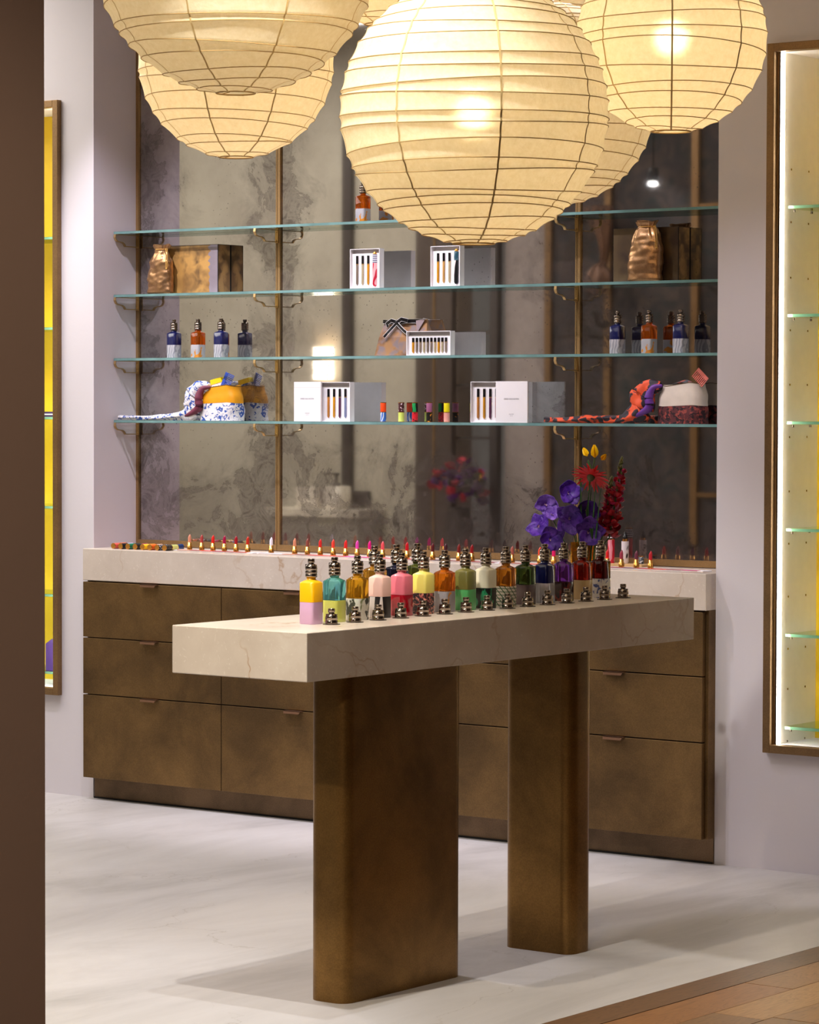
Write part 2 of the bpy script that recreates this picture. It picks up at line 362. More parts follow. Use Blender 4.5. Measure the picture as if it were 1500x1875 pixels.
# ------------------------------------------------------------------ setting
NW, ND = 2.6854, .2435            # niche width and depth
CZ = 3.3                          # ceiling height
FRX0, FRX1, FRZ0, FRZ1 = 2.872, 3.75, .372, 2.590     # lit recess, right
FLX0, FLX1 = -1.10, -.163                              # lit recess, left
struct(BX('floor', M['concrete'], -4.2, 3.69, -6.5, .6, -.1, 0))
# front wall around the three openings
wb = MB()
wb.box(-4.2, FLX0 + .02, 0, .30, 0, CZ); wb.box(FLX0 + .02, FLX1 - .02, 0, .30, 0, FRZ0 + .02); wb.box(FLX0 + .02, FLX1 - .02, 0, .30, FRZ1 - .02, CZ)
wb.box(FLX1 - .02, -.004, 0, .30, 0, CZ)
struct(wb.build('wall_back_left', M['wall']))
wb = MB()
wb.box(NW, FRX0 + .02, 0, .30, 0, CZ); wb.box(FRX0 + .02, FRX1 - .02, 0, .30, 0, FRZ0 + .02); wb.box(FRX0 + .02, FRX1 - .02, 0, .30, FRZ1 - .02, CZ); wb.box(FRX1 - .02, 9.1, 0, .30, 0, CZ)
struct(wb.build('wall_back_right', M['wall']))
struct(BX('wall_niche_left', M['niche'], -.004, 0, 0, ND + .02, .9, CZ))
struct(BX('wall_niche_back', M['niche'], -.004, NW + .004, ND + .006, ND + .06, 0, CZ))
struct(BX('ceiling', M['ceiling'], -4.2, 9.2, -9.6, .6, CZ, CZ + .1))
struct(BX('wall_right', M['column'], 9.1, 9.2, -9.6, .3, 0, CZ))
struct(BX('wall_front', M['column'], -4.2, 9.2, -9.7, -9.6, 0, CZ))
# brown wall end in the foreground
struct(MB().box(3.5, 4.303, -5.40, -4.752, 0, CZ).build('wall_end_foreground', M['column']))

# wood floor with a dark border, planks laid along the aisle
wf = struct(BX('floor_wood', M['wood_border'], 3.69, 9.1, -9.6, .6, -.1, -.012))
BX('border_plank', M['wood_border'], 3.691, 3.80, -6.5, 0, -.012, .0, wf)
x = 3.803; col = 0
while x < 5.6:
    y = -6.5 + R.random() * .8
    y0 = -6.5
    while y0 < 0:
        y1 = min(0, y); 
        if y1 - y0 > .05:
            mb = MB().box(x, x + .138, y0 + .001, y1 - .001, -.012, R.uniform(-.0006, .0004))
            mb.build('plank', R.choice(WOODS), wf)
        y0 = y; y += R.uniform(.7, 1.3)
    x += .1405; col += 1

# ------------------------------------------------------------------ mirror panels and their brass frames
MZ0, MZ1 = .931, 3.05
def panel(x0, x1, side, seed, lab, haze=.1):
    p = thing('antiqued_mirror', (x0, ND, MZ0), lab, 'mirror', None)
    MB().box(.012, x1 - x0 - .006, -.004, .004, .022, MZ1 - MZ0).build('mirror_glass', mirror_mat('antiqued_mirror', x1 - x0, side, seed, haze), p)
    BX('frame_rail', M['mullion'], 0, x1 - x0, -.012, .003, 0, .022, p)
    BX('frame_stile', M['mullion'], 0, .012, -.012, .003, .022, MZ1 - MZ0, p)
    BX('frame_stile', M['mullion'], x1 - x0 - .006, x1 - x0, -.012, .003, .022, MZ1 - MZ0, p)
panel(0, .6855, (.7, .85, .38), 1.3, 'left narrow antiqued mirror panel, stained grey at its edges', .08)
panel(.6875, 1.991, (.95, .95, .36), 4.2, 'wide middle antiqued mirror panel behind the shelves', .08)
panel(1.993, NW, (1.0, 1.0, .42), 9.4, 'right dark antiqued mirror panel beside the pier', .12)

# ------------------------------------------------------------------ counter along the niche
HC, HB, CY = .929, .812, -.0605
cs = BX('stone_counter', M['stone'], .0, NW, CY, ND - .013, HB, HC, None, .002)
tag(cs, 'long cream stone counter top under the mirror, over bronze drawers', 'counter')
cab = thing('drawer_cabinet', (0, 0, 0), 'long bronze drawer cabinet set in the niche under the stone counter', 'cabinet')
BX('carcass', M['bronze_dark'], .004, NW - .004, CY + .022, ND, .083, HB - .002, cab)
BX('side_panel', M['bronze'], NW - .012, NW, CY + .020, .0, .083, HB, cab)
BX('plinth', M['bronze_dark'], .006, NW - .001, -.004, ND, .0, .083, cab, .001)
BX('plinth_dark_strip', M['dark_line'], .006, NW - .004, -.008, -.004, 0, .006, cab)  # near-black strip along the foot of the plinth
DW = NW / 4
for c in range(4):
    for z0, z1 in ((.6035, .8065), (.3935, .5995), (.083, .3895)):
        xa, xb = c * DW + .0015, (c + 1) * DW - .0015
        if c == 3: xb = NW - .012
        d = MB().box(xa, xb, CY, CY + .020, z0, z1).build('drawer', M['bronze'], cab, .0012)
        hx = .50 * (xa + xb)
        if c == 0: hx = .333
        hm = MB()
        hm.box(hx - .038, hx + .038, CY - .014, CY + .004, z1 - .0005, z1 + .0018)
        hm.loft([[(hx - .038, CY - .014, z1 + .0018), (hx + .038, CY - .014, z1 + .0018), (hx + .038, CY - .0125, z1 + .0018), (hx - .038, CY - .0125, z1 + .0018)],
                 [(hx - .038, CY - .014, z1 - .009), (hx + .030, CY - .014, z1 - .009), (hx + .030, CY - .0125, z1 - .009), (hx - .038, CY - .0125, z1 - .009)]], smooth=False)
        hm.build('handle', M['copper_tab'], d)

# ------------------------------------------------------------------ glass shelves and brackets
SY0, SY1 = .1056, ND - .013
HS = [1.398, 1.628, 1.864, 2.098]
snames = ['lowest', 'second', 'third', 'top']
for z, nm in zip(HS, snames):
    s = thing('glass_shelf', (0, 0, z), {'lowest': 'lowest clear glass shelf, with scarves and lipstick tubes on it', 'second': 'second glass shelf from the bottom, with navy bottles on it',
        'third': 'third glass shelf from the bottom, with gold pouches on it', 'top': 'topmost clear glass shelf, half hidden by the lanterns'}[nm], 'shelf')
    BX('glass_pane', M['glass'], .003, NW - .002, SY0 + .0022, SY1, -.006, .004, s)
    BX('polished_edge', M['glass_edge'], .003, NW - .002, SY0, SY0 + .002, -.0055, .0035, s)
    for bx, where in ((.010, 'at the left wall'), (.6865, 'at the left brass mullion'), (1.992, 'at the right brass mullion')):
        b = thing('shelf_bracket', (bx, SY0, z - .006), 'stepped brass bracket under the %s glass shelf %s' % ({'second': 'second lowest', 'third': 'second highest'}.get(nm, nm), where), 'bracket', None)
        pts = [(0, 0), (-.002, -.012), (.004, -.022), (.014, -.0265), (.038, -.029), (.048, -.034), (.055, -.043), (.124, -.043)]
        mb = MB()
        prof = []
        for k in range(len(pts) - 1):
            (y0, z0), (y1, z1) = pts[k], pts[k + 1]
            L = math.hypot(y1 - y0, z1 - z0); ny, nz = -(z1 - z0) / L * .0030, (y1 - y0) / L * .0030
            q = [(y0 - ny * .5, z0 - nz * .5), (y1 - ny * .5, z1 - nz * .5), (y1 + ny * .5, z1 + nz * .5), (y0 + ny * .5, z0 + nz * .5)]
            mb.loft([[(-.005, a, c_) for a, c_ in q], [(.005, a, c_) for a, c_ in q]], smooth=False)
        mb.build('scroll_strip', M['brass_dull'], b)
        BX('top_strip', M['brass_dull'], -.005, .005, 0, .122, -.0015, 0, b)
        pl = BX('mounting_plate', M['brass'], -.007, .007, .1225, .1255, -.047, .0, b)
        for zz in (-.008, -.038):
            s_ = MB().lathe([(.0028, 0), (.0028, .0015), (.001, .002)], 10).build('screw', M['brass'], pl); s_.rotation_euler = (PI / 2, 0, 0); s_.location = (0, .1225, zz)

# ------------------------------------------------------------------ island table
NX, NY, IW, IL = 3.2592, -2.78, .4209, 1.7205
HI, HT = .9253, .8088
isl = thing('display_table', (NX - IW / 2, NY + IL / 2, 0), 'cream stone topped display table on two bronze slab legs', 'table')
def rel(mb):
    ox, oy = NX - IW / 2, NY + IL / 2
    mb.v = [(p[0] - ox, p[1] - oy, p[2]) for p in mb.v]; return mb
rel(MB().box(NX - IW, NX, NY, NY + IL, HT, HI)).build('table_top', M['stone'], isl, .002)
def leg(x0, x1, y0, y1, r):
    cx, cy = (x0 + x1) / 2, (y0 + y1) / 2; mb = MB()
    mb.loft([rsq((x1 - x0) / 2, (y1 - y0) / 2, r, z, 8, cx, cy) for z in (0.0, HT)])
    rel(mb).build('leg', M['bronze_leg'], isl)
leg(3.064, 3.183, -2.536, -2.045, .036)
leg(3.017, 3.239, -1.640, -1.529, .036)

# ------------------------------------------------------------------ paper lanterns
def lantern(loc, rad, n, seed, power, lab, tilt=.05):
    rr = random.Random(seed)
    t = thing('paper_lantern', loc, lab, 'lantern')
    a0 = math.asin(.05 / rad)
    lats = []
    for k in range(n + 1):
        f_ = k / n; j = 0 if k in (0, n) else rr.uniform(-.28, .28) / n
        lats.append(-PI / 2 + a0 + (f_ + j) * (PI - 2 * a0))
    wob = [(rr.uniform(.2, .5), rr.uniform(0, 2 * PI), rr.uniform(.1, .25), rr.uniform(0, 2 * PI)) if 0 < k < n else (0, 0, 0, 0) for k in range(n + 1)]
    def lat(k, a):
        A, p, B, q = wob[k]; dl = .5 * PI / n
        return lats[k] + dl * (A * math.sin(a + p) + B * math.sin(2 * a + q))
    NS = 72
    def P(k, tt, a):
        la = lat(k, a) * (1 - tt) + (lat(k + 1, a) if k < n else 0) * tt
        seamf = abs(math.sin(4 * a + seed)) ** .6
        r = rad * (1 - (.013 * 4 * tt * (1 - tt)) - .004 * seamf)
        return (r * math.cos(la) * math.cos(a), r * math.cos(la) * math.sin(a), r * math.sin(la) * .985)
    secs = []
    for k in range(n):
        for tt in ((0, .12, .3, .5, .7, .88)): secs.append([P(k, tt, 2 * PI * i / NS) for i in range(NS)])
    secs.append([P(n - 1, 1, 2 * PI * i / NS) for i in range(NS)])
    MB().loft(secs, caps=False).build('paper_shade', M['paper'], t)
    for k in range(1, n):
        mb = MB(); mb.tube([Vector(P(k, 0, 2 * PI * i / 48)) * 1.0015 for i in range(48)], .00125, 5, True); mb.build('rib', M['rib'], t)
    for k in range(8):
        a = (PI * k - seed) / 4
        mb = MB(); pts = [P(j, tt, a) for j in range(n) for tt in (0, .3, .7)] + [P(n - 1, 1, a)]
        tv = Vector((-math.sin(a), math.cos(a), 0)) * .0022
        row = [[Vector(p) * 1.003 - tv, Vector(p) * 1.003 + tv] for p in pts]
        mb.loft(row, caps=False, closed=False); mb.build('seam', M['seam'], t)
    for z in (-1, 1):
        zz = P(0 if z < 0 else n - 1, 0 if z < 0 else 1, 0)
        mb = MB(); mb.tube([(.05 * math.cos(2 * PI * i / 32), .05 * math.sin(2 * PI * i / 32), zz[2]) for i in range(32)], .0022, 6, True)
        if z < 0:
            for sx in (-1, 1):
                mb.tube([(.048 * sx, 0, zz[2]), (.02 * sx, 0, zz[2] + .004), (.008 * sx, 0, zz[2] + .018), (.02 * sx, .008, zz[2] + .03)], .0012, 5)
        mb.build('opening_ring', M['rib'], t)
    m_ = emis('lantern_bulb', (255, 232, 196), power * .27)
    MB().lathe([(.001, -.036), (.02, -.03), (.034, -.012), (.034, .012), (.02, .03), (.001, .036)], 20).build('bulb', m_, t)
    MB().lathe([(.018, .034), (.018, .08)], 16).build('lamp_holder', M['white_card'], t)
    top = CZ - loc[2]
    MB().tube([(0, 0, .08), (0, 0, top)], .0025, 6).build('cord', M['white_card'], t)
    return t
lantern((3.435, -2.361, 2.166), .326, 25, 3, 110, 'large cream paper lantern hanging lowest, in the middle foreground')
lantern((2.643, -2.312, 2.619), .368, 22, 5, 90, 'largest paper lantern at the upper left, cut by the frame')
lantern((2.000, -1.551, 2.453), .286, 17, 8, 120, 'brighter paper lantern partly behind the largest upper left one')
lantern((3.622, -1.772, 2.384), .242, 16, 4, 110, 'bright paper lantern at the upper right before the pier')
lantern((2.848, -1.168, 2.311), .292, 20, 12, 70, 'paper lantern mostly hidden behind the large middle lantern')
lantern((2.329, -1.287, 2.819), .266, 18, 15, 120, 'paper lantern glimpsed at the top edge left of the large middle one')
lantern((2.435, -.575, 2.925), .309, 20, 19, 70, 'paper lantern glimpsed at the top edge between the two right lanterns')

# ------------------------------------------------------------------ lit display recesses
def recess(x0, x1, lab, zs, slab, dx):
    t = thing('display_case', (x0, 0, FRZ0), lab, 'display case')
    W, H = x1 - x0, FRZ1 - FRZ0; f = .026; D = .26
    fy = -.022
    for nm, a in (('frame_stile', (0, f, fy, .012, 0, H)), ('frame_stile', (W - f, W, fy, .012, 0, H)), ('frame_rail', (f, W - f, fy, .012, 0, f)), ('frame_rail', (f, W - f, fy, .012, H - f, H))):
        BX(nm, M['frame'], *a, t, .0015)
    for a in ((f, f + .010, .0, .03, f, H - f), (W - f - .010, W - f, .0, .03, f, H - f)):
        BX('inner_lip', M['bronze_edge'], *a, t)
    g = f + .011
    BX('back_panel', M['yellow'], g, W - g, D - .012, D, f, H - f, t)
    BX('side_panel', M['cream'], g - .005, g, .0, D - .012, f, H - f, t); BX('side_panel', M['cream'], W - g, W - g + .005, .0, D - .012, f, H - f, t)
    BX('top_panel', M['white_card'], g, W - g, .012, D - .012, H - f, H - f + .004, t); BX('bottom_panel', M['white_card'], g, W - g, .012, D - .012, f - .004, f, t)
    for xx in (g + .0005, W - g - .0065):
        BX('light_strip', M['led'], xx, xx + .006, .004, .016, f + .002, H - f - .002, t)
    pins = MB()
    for k, z in enumerate(zs):
        s = thing('glass_shelf', (x0, 0, z), slab % ['top', 'second highest', 'third highest', 'fourth highest', 'fifth highest', 'lowest'][k], 'shelf')
        BX('glass_pane', M['glass'], g + .008, W - g - .008, .0402, D - .014, -.005, .005, s)
        BX('polished_edge', M['glass_edge_green'], g + .008, W - g - .008, .038, .040, -.0045, .0045, s)
        for y in (.07, .18):
            for zz in (-.010,):
                pins.lathe([(.004, z - FRZ0 - .014), (.004, z - FRZ0 - .006)], 8, g + .012, y)
            for zz in (-.045, .12): pins.box(g - .0005, g + .0008, y - .003, y + .003, z - FRZ0 + zz - .003, z - FRZ0 + zz + .003)
    tag(pins.build('shelf_pins', M['gunmetal'], t), kind='stuff')
    return t
ZS = (2.083, 1.744, 1.408, 1.072, .740, .448)
recess(FRX0, FRX1, 'bronze framed lit display case with yellow back, right of the pier', ZS, 'empty %s glass shelf in the right yellow display case', 0)
recess(FLX0, FLX1, 'bronze framed yellow display case at the far left wall', ZS, '%s glass shelf in the left yellow display case', 0)
# goods just visible in the left case
lb = thing('perfume_bottle', (-.285, .10, ZS[5] + .005), 'small purple bottle on the lowest shelf of the left display case', 'bottle')
MB().loft([rsq(.034, .03, .008, z) for z in (0, .10)] + [rsq(.016, .016, .008, .118)]).build('body', plain('purple_glaze', (84, 60, 130), .3), lb)
MB().lathe([(.014, .118), (.015, .145), (.008, .150), (.008, .165)]).build('cap', M['gunmetal'], lb)
lb = thing('folded_scarf', (-.285, .10, ZS[3] + .335 + .005 - .0), 'folded dark purple cloth on a shelf of the left display case', 'scarf')
MB().loft([rsq(.05, .05, .008, z) for z in (0, .02)]).build('cloth', plain('purple_cloth', (60, 44, 80), .9), lb)
BX('band', M['cream'], -.051, .051, -.051, .051, .008, .012, lb)

# ------------------------------------------------------------------ perfume bottles
def crown_profile(z, s=1.0, base=True):
    """gunmetal screw collar with grooves, domed shoulder and knob"""
    p = []
    if base: p += [(.0150, 0), (.0152, .001), (.0152, .0085), (.0144, .009), (.0144, .0102), (.0152, .0107)]
    else: p += [(.0105, 0), (.0146, .0005), (.0146, .008), (.0138, .0085), (.0138, .0100), (.0148, .0105), (.0148, .0165), (.0138, .017), (.0138, .0182), (.0148, .0187)]
    zb = p[-1][1]
    p += [(.0150, zb + .006), (.0140, zb + .0090), (.0115, zb + .0125), (.0085, zb + .0145), (.0070, zb + .0150)]
    return [(r * s, z + h * s) for r, h in p], z + (zb + .015) * s
def add_crown(parent, z, base):
    pr, zt = crown_profile(z, 1, base)
    mb = MB().lathe(pr, 24)
    for k in range(8):
        a = 2 * PI * k / 8; r0 = .0125
        mb.box(r0 * math.cos(a) - .0012, r0 * math.cos(a) + .0012, r0 * math.sin(a) - .0012, r0 * math.sin(a) + .0012, zt - .009, zt - .0015)
    mb.build('collar', M['gunmetal'], parent)
    MB().lathe([(.0062, zt - .0005), (.0066, zt + .0015), (.0085, zt + .0025), (.0085, zt + .0105), (.0080, zt + .0115), (.0066, zt + .0118), (.0062, zt + .0105)], 20).build('knob', M['gunmetal'], parent)
def bottle(loc, top_m, bot_m, label, group, sc=1.0, hw=.0235, rot=0):
    t = thing('perfume_bottle', loc, label, 'bottle', group, rot); t.scale = (sc,) * 3
    r = .0075
    MB().loft([rsq(hw - .001, hw - .001, r, 0), rsq(hw, hw, r, .0012), rsq(hw, hw, r, .0535)]).build('lower_body', bot_m, t)
    h = .0540
    MB().loft([rsq(hw, hw, r, h), rsq(hw, hw, r, h + .046), rsq(hw - .002, hw - .002, r, h + .0487), rsq(.0125, .0125, .009, h + .0535, 3), rsq(.0112, .0112, .0105, h + .0545, 3), rsq(.0112, .0112, .0105, h + .0600, 3)]).build('upper_body', top_m, t)
    add_crown(t, h + .0600, False)
    return t
def op(n, c, rough=.3): return plain(n, c, rough, 0, .02, spec=.6, coat=.3)
BT = [
 (op('marigold_lacquer', (240, 176, 8)), op('lilac_lacquer', (206, 166, 206)), 'marigold over lilac'),
 (glassy('teal_glass', (120, 200, 204)), op('lime_yellow', (226, 232, 108)), 'clear teal over lime yellow'),
 (glassy('amber_glass', (226, 168, 40)), pattern('green_bloom_print', (232, 230, 220), [(128, 138, 92), (60, 64, 50)], 'blotch', 26, thr=.55), 'amber over a white and green flower print'),
 (op('blush_frosted', (240, 196, 184), .5), pattern('zebra_print', (236, 228, 224), [(24, 20, 24)], 'wave', 9, thr=.62, stretch=(1, 1, .25)), 'frosted blush over zebra stripes'),
 (op('rose_pink', (228, 116, 134)), op('crimson_glass', (176, 8, 34), .1), 'rose pink over crimson'),
 (op('pale_yellow', (238, 222, 112)), pattern('dark_blossom_print', (44, 30, 40), [(196, 100, 96), (226, 150, 128)], 'floral', 60, thr=.56), 'pale yellow over a dark blossom print'),
 (glassy('orange_glass', (236, 134, 30)), pattern('grey_orange_print', (168, 164, 170), [(214, 140, 48)], 'blotch', 28, thr=.55), 'orange glass over a grey and orange print'),
 (op('olive_lacquer', (110, 106, 50)), op('jade_green', (84, 180, 104)), 'olive over jade green'),
 (op('ivory_lacquer', (228, 222, 198)), pattern('leaf_print', (14, 22, 22), [(34, 140, 92)], 'blotch', 44, thr=.54, stretch=(1, 1, .6)), 'ivory over dark tropical leaves'),
 (glassy('cognac_glass', (206, 130, 34)), pattern('green_check_print', (236, 232, 222), [(46, 96, 48), (46, 96, 48)], 'grid', 36), 'cognac over a white and green check'),
 (glassy('bottle_green_glass', (74, 96, 44)), op('plum_grey', (104, 84, 88)), 'bottle green over plum grey'),
 (op('navy_glass', (14, 22, 84), .1), glassy('clear_lower_glass', (210, 208, 214), .15, .6), 'navy over clear glass, with a bright knob'),
 (glassy('violet_glass', (130, 64, 184)), pattern('tortoise_print', (52, 12, 10), [(120, 36, 22)], 'blotch', 30, .12), 'violet over dark tortoiseshell'),
 (glassy('ruby_glass', (168, 40, 24)), op('sand_beige', (196, 170, 122)), 'ruby over sand beige'),
 (glassy('oxblood_glass', (104, 20, 14)), pattern('delft_print', (226, 222, 222), [(66, 82, 146)], 'floral', 40, thr=.54), 'oxblood over a blue and white print')]
G = 'two-tone perfume bottles in a row on the island table'
for k, (tm, bm, d) in enumerate(BT):
    bottle((3.076 - .0016 * k, -2.537 + .0939 * k, HI), tm, bm, 'perfume bottle, %s' % d, G, 1.0, .0222)
GB = 'perfume bottles at the back edge of the island table'
for (x, y), tm, d in (((2.93, -2.094), glassy('honey_glass', (214, 160, 60)), 'honey yellow'), ((2.93, -2.0), glassy('ink_glass', (52, 54, 84)), 'dark ink blue'), ((2.93, -1.91), glassy('moss_glass', (120, 132, 60)), 'moss green')):
    bottle((2.93, y, HI), tm, op('back_bottle_base', (150, 130, 110)), '%s perfume bottle standing behind the front row on the island' % d, GB, 1.075, .0235)

# testers: a crown standing on a small dark disc
for k in range(15):
    after = BT[k][2] if k < 15 else ''
    nxt = BT[min(k + 1, 14)][2]
    lab = 'gunmetal cap before the bottle %s' % nxt if k < 14 else 'last gunmetal crown cap of the row, nearest the far end of the island table'
    t = thing('tester_cap', (3.127 - .00107 * k, -2.521 + .0946 * k, HI), lab, 'bottle cap', 'gunmetal tester caps along the island table')
    MB().lathe([(.0215, 0), (.0215, .0014)], 24).build('disc', M['darkplate'], t)
    pr, zt = crown_profile(.0014, 1.0, True)
    add_crown(t, .0014, True)

# ------------------------------------------------------------------ lipsticks along the counter
TY = .066
LX = [.412, .470, .524, .578, .633, .688, .797, .905, .963, 1.021, 1.079, 1.135, 1.186, 1.241, 1.298, 1.404, 1.514, 1.570, 1.625, 1.680, 1.847, 1.960, 2.016, 2.229, 2.284, 2.342, 2.397]
LC = [((222, 150, 120), 'nude peach'), ((176, 70, 66), 'brick rose'), ((226, 34, 30), 'bright red'), ((170, 14, 70), 'raspberry'), ((160, 16, 34), 'wine red'), ((188, 44, 26), 'rust red'), ((236, 228, 236), 'white'),
      ((214, 140, 108), 'tan nude'), ((140, 74, 62), 'cocoa'), ((214, 38, 36), 'tomato red'), ((236, 70, 54), 'coral'), ((222, 40, 38), 'scarlet'), ((222, 72, 176), 'orchid pink'), ((224, 18, 130), 'magenta'), ((232, 84, 92), 'watermelon'),
      ((196, 12, 28), 'cherry'), ((96, 26, 30), 'dark brown'), ((70, 26, 36), 'aubergine'), ((128, 36, 32), 'chestnut'), ((150, 16, 24), 'deep red'), ((176, 96, 82), 'dusty nude'), ((236, 78, 40), 'orange red'), ((234, 24, 110), 'hot pink'),
      ((230, 30, 34), 'vivid red'), ((160, 58, 76), 'mauve rose'), ((110, 50, 70), 'plum'), ((190, 32, 44), 'cranberry')]
def lipstick(x, y, z, c, nm, label):
    t = thing('lipstick', (x, y, z), label, 'lipstick', 'open gold lipsticks on the counter')
    MB().lathe([(.0095, 0), (.0095, .015), (.0085, .0155), (.0078, .0158), (.0078, .026), (.0068, .0262)], 18).build('gold_case', M['gold'], t)
    mb = MB(); secs = []
    for k in range(9):
        u = k / 8; zz = .0262 + .027 * u
        r = .0060 if u < .55 else .0060 * math.sqrt(max(0.02, 1 - ((u - .55) / .47) ** 2))
        secs.append([(r * math.cos(2 * PI * i / 14), r * math.sin(2 * PI * i / 14), zz + (.003 * math.cos(2 * PI * i / 14) if u > .6 else 0) * u) for i in range(14)])
    mb.loft(secs).build('bullet', plain('lipstick_' + nm.replace(' ', '_'), c, .35, 0, .03), t)
near = {6: ', alone beside the left mirror rail'}
for k, (x, (c, nm)) in enumerate(zip(LX, LC)):
    lipstick(x, TY, HC + .004, c, nm, 'open gold lipstick with a %s bullet, standing on the counter strip' % nm)
for (a, b, lab, ks) in ((.352, .742, 'short white swatch strip on the left of the counter, under six lipsticks', range(0, 6)), (.762, 2.62, 'long white swatch strip on the counter behind the bottles', range(6, 27))):
    t = thing('swatch_strip', (a, 0, HC), lab, 'tray')
    BX('tray', M['white_card'], 0, b - a, .028, .082, 0, .0035, t, .0008)
    xs = [LX[k] - a for k in ks]
    for k, xx in zip(ks, xs):
        nx_ = xs[ks.index(k) + 1] - xx if ks.index(k) + 1 < len(xs) else .055
        BX('swatch', plain('swatch_ink', LC[k][0], .4), xx - .027, xx - .029 + min(nx_, .15), .0270, .050, .0030, .0042, t)
    if b > 2:
        for j, c in enumerate(((222, 60, 30), (160, 80, 80), (214, 70, 130))):
            BX('swatch', plain('swatch_ink', c, .4), 2.42 - a + .06 * j, 2.478 - a + .06 * j, .0270, .050, .0030, .0042, t)

# closed lipstick tubes lying side by side at the left end
def tube_case(label, loc, top_m, bot_m, lying=False, group=None, L=.068, r=.0104, band='gold', rz=0):
    t = thing('lipstick_tube', loc, label, 'lipstick', group, rz)
    if lying: t.rotation_euler = (-PI / 2, 0, rz)
    MB().lathe([(r * .97, 0), (r, .001), (r, L * .49)], 20).build('lower_case', bot_m, t)
    MB().lathe([(r, L * .51), (r, L - .002), (r * .98, L - .0015)], 20).build('upper_case', top_m, t)
    MB().lathe([(r * 1.02, L * .485), (r * 1.02, L * .515)], 20).build('band', M['gold'], t)
    MB().lathe([(r * 1.01, -.0012), (r * 1.01, .001)], 20).build('end_cap', M['gold'], t)
    MB().lathe([(r * 1.01, L - .0025), (r * 1.01, L)], 20).build('end_cap', M['gold'], t)
    return t
ly = [((236, 96, 80), (240, 120, 60), 'coral'), ((24, 22, 34), (190, 200, 230), 'black and pale blue'), ((30, 120, 80), (20, 60, 50), 'green'), ((30, 24, 32), (190, 40, 90), 'black and pink'),
      ((240, 206, 20), (240, 150, 30), 'yellow'), ((240, 104, 20), (240, 190, 160), 'orange')]
for k in range(8):
    if k < 6: a, b, nm = ly[k]; ma, mb_ = plain('tube_' + nm.replace(' ', '_'), a, .3), plain('tubeb_' + nm.replace(' ', '_'), b, .3)
    elif k == 6: ma = pattern('black_white_dots', (24, 20, 26), [(230, 220, 225)], 'leopard', 160, thr=.36); mb_ = ma; nm = 'black with white dots'
    else: ma = pattern('black_grain', (30, 28, 26), [(120, 110, 90)], 'leopard', 300, thr=.4); mb_ = plain('lime_tube', (220, 226, 130), .3); nm = 'dark grained'
    tube_case('closed %s lipstick tube lying at the left end of the counter' % nm, (.108 + .0358 * k, -.012, HC + .0108), mb_, ma, True, 'lipstick tubes lying at the left end of the counter')
tube_case('closed blue lipstick tube lying last in the row beside the swatch strip', (.345, .035, HC + .0108), plain('royal_blue', (30, 60, 120), .3), plain('ink_blue', (16, 34, 74), .3), True, 'lipstick tubes lying at the left end of the counter')

# standing tubes on the lowest shelf
z4 = HS[0] + .004
PT = [(1.22, plain('tube_vermilion', (240, 76, 26), .3), pattern('blue_brush_print', (60, 110, 200), [(235, 235, 240)], 'wave', 30, thr=.7), 'vermilion and blue'),
      (1.299, pattern('brown_spot_print', (70, 30, 34), [(235, 215, 220)], 'leopard', 150, thr=.38), plain('tube_lime', (216, 230, 110), .3), 'brown spotted and lime'),
      (1.359, pattern('green_swirl_print', (20, 140, 70), [(20, 20, 20)], 'wave', 14, thr=.7), pattern('red_grain_print', (214, 30, 44), [(60, 10, 16)], 'blotch', 170, thr=.56), 'green swirl and red'),
      (1.421, plain('tube_mauve', (150, 84, 120), .4), pattern('black_ochre_print', (20, 16, 14), [(236, 150, 30)], 'blotch', 50, thr=.56), 'mauve and black'),
      (1.496, plain('tube_yellow', (232, 214, 20), .3), plain('tube_blush', (240, 164, 150), .3), 'yellow and blush pink')]
for x, a, b, nm in PT:
    tube_case('standing %s lipstick tube on the lowest glass shelf' % nm, (x + .005, .163, z4), a, b, False, 'lipstick tubes standing on the lowest glass shelf')

# ------------------------------------------------------------------ mascara tubes and tray at the right end of the counter
tr = thing('wooden_tray', (2.215, .185, HC), 'small pale wooden tray under the patterned tubes on the counter', 'tray')
MB().loft([rsq(.095, .038, .006, 0), rsq(.095, .038, .006, .008)]).build('board', plain('pale_wood', (206, 168, 116), .5), tr)
hz = HC + .008
t = thing('patterned_tube', (2.166, .185, hz), 'tall tube with pink swirls and a black and white striped cap', 'cosmetic tube')
MB().lathe([(.0115, 0), (.0115, .078)], 20).build('barrel', pattern('pink_swirl_print', (238, 150, 164), [(206, 24, 52)], 'wave', 12, thr=.62), t)
MB().lathe([(.0118, .078), (.0118, .081)], 20).build('gold_ring', M['gold'], t)
MB().lathe([(.0122, .081), (.0122, .111)], 20).build('striped_cap', pattern('stripe_print', (232, 228, 230), [(34, 28, 50)], 'stripe', 44, thr=.5), t)
MB().lathe([(.0124, .111), (.0124, .114)], 20).build('top_ring', M['gold'], t)
t = thing('patterned_tube', (2.221, .185, hz), 'white tube with black cow spots and a bare black applicator', 'cosmetic tube')
MB().lathe([(.009, 0), (.0122, .006), (.0122, .074)], 20).build('barrel', pattern('cow_print', (232, 224, 230), [(20, 18, 20)], 'blotch', 22, thr=.56), t)
MB().lathe([(.0090, .074), (.0090, .082)], 20).build('gold_ring', M['gold'], t)
MB().lathe([(.0075, .082), (.0075, .092), (.0045, .094), (.0045, .102), (.002, .106)], 16).build('applicator', M['black'], t)
t = thing('tube_cap', (2.275, .200, hz), 'short grey marbled cap standing beside the cow spotted tube', 'cap')
MB().lathe([(.0092, 0), (.0092, .024)], 18).build('sleeve', pattern('grey_marble_print', (90, 100, 110), [(24, 26, 30), (220, 220, 225)], 'blotch', 90, thr=.56), t)
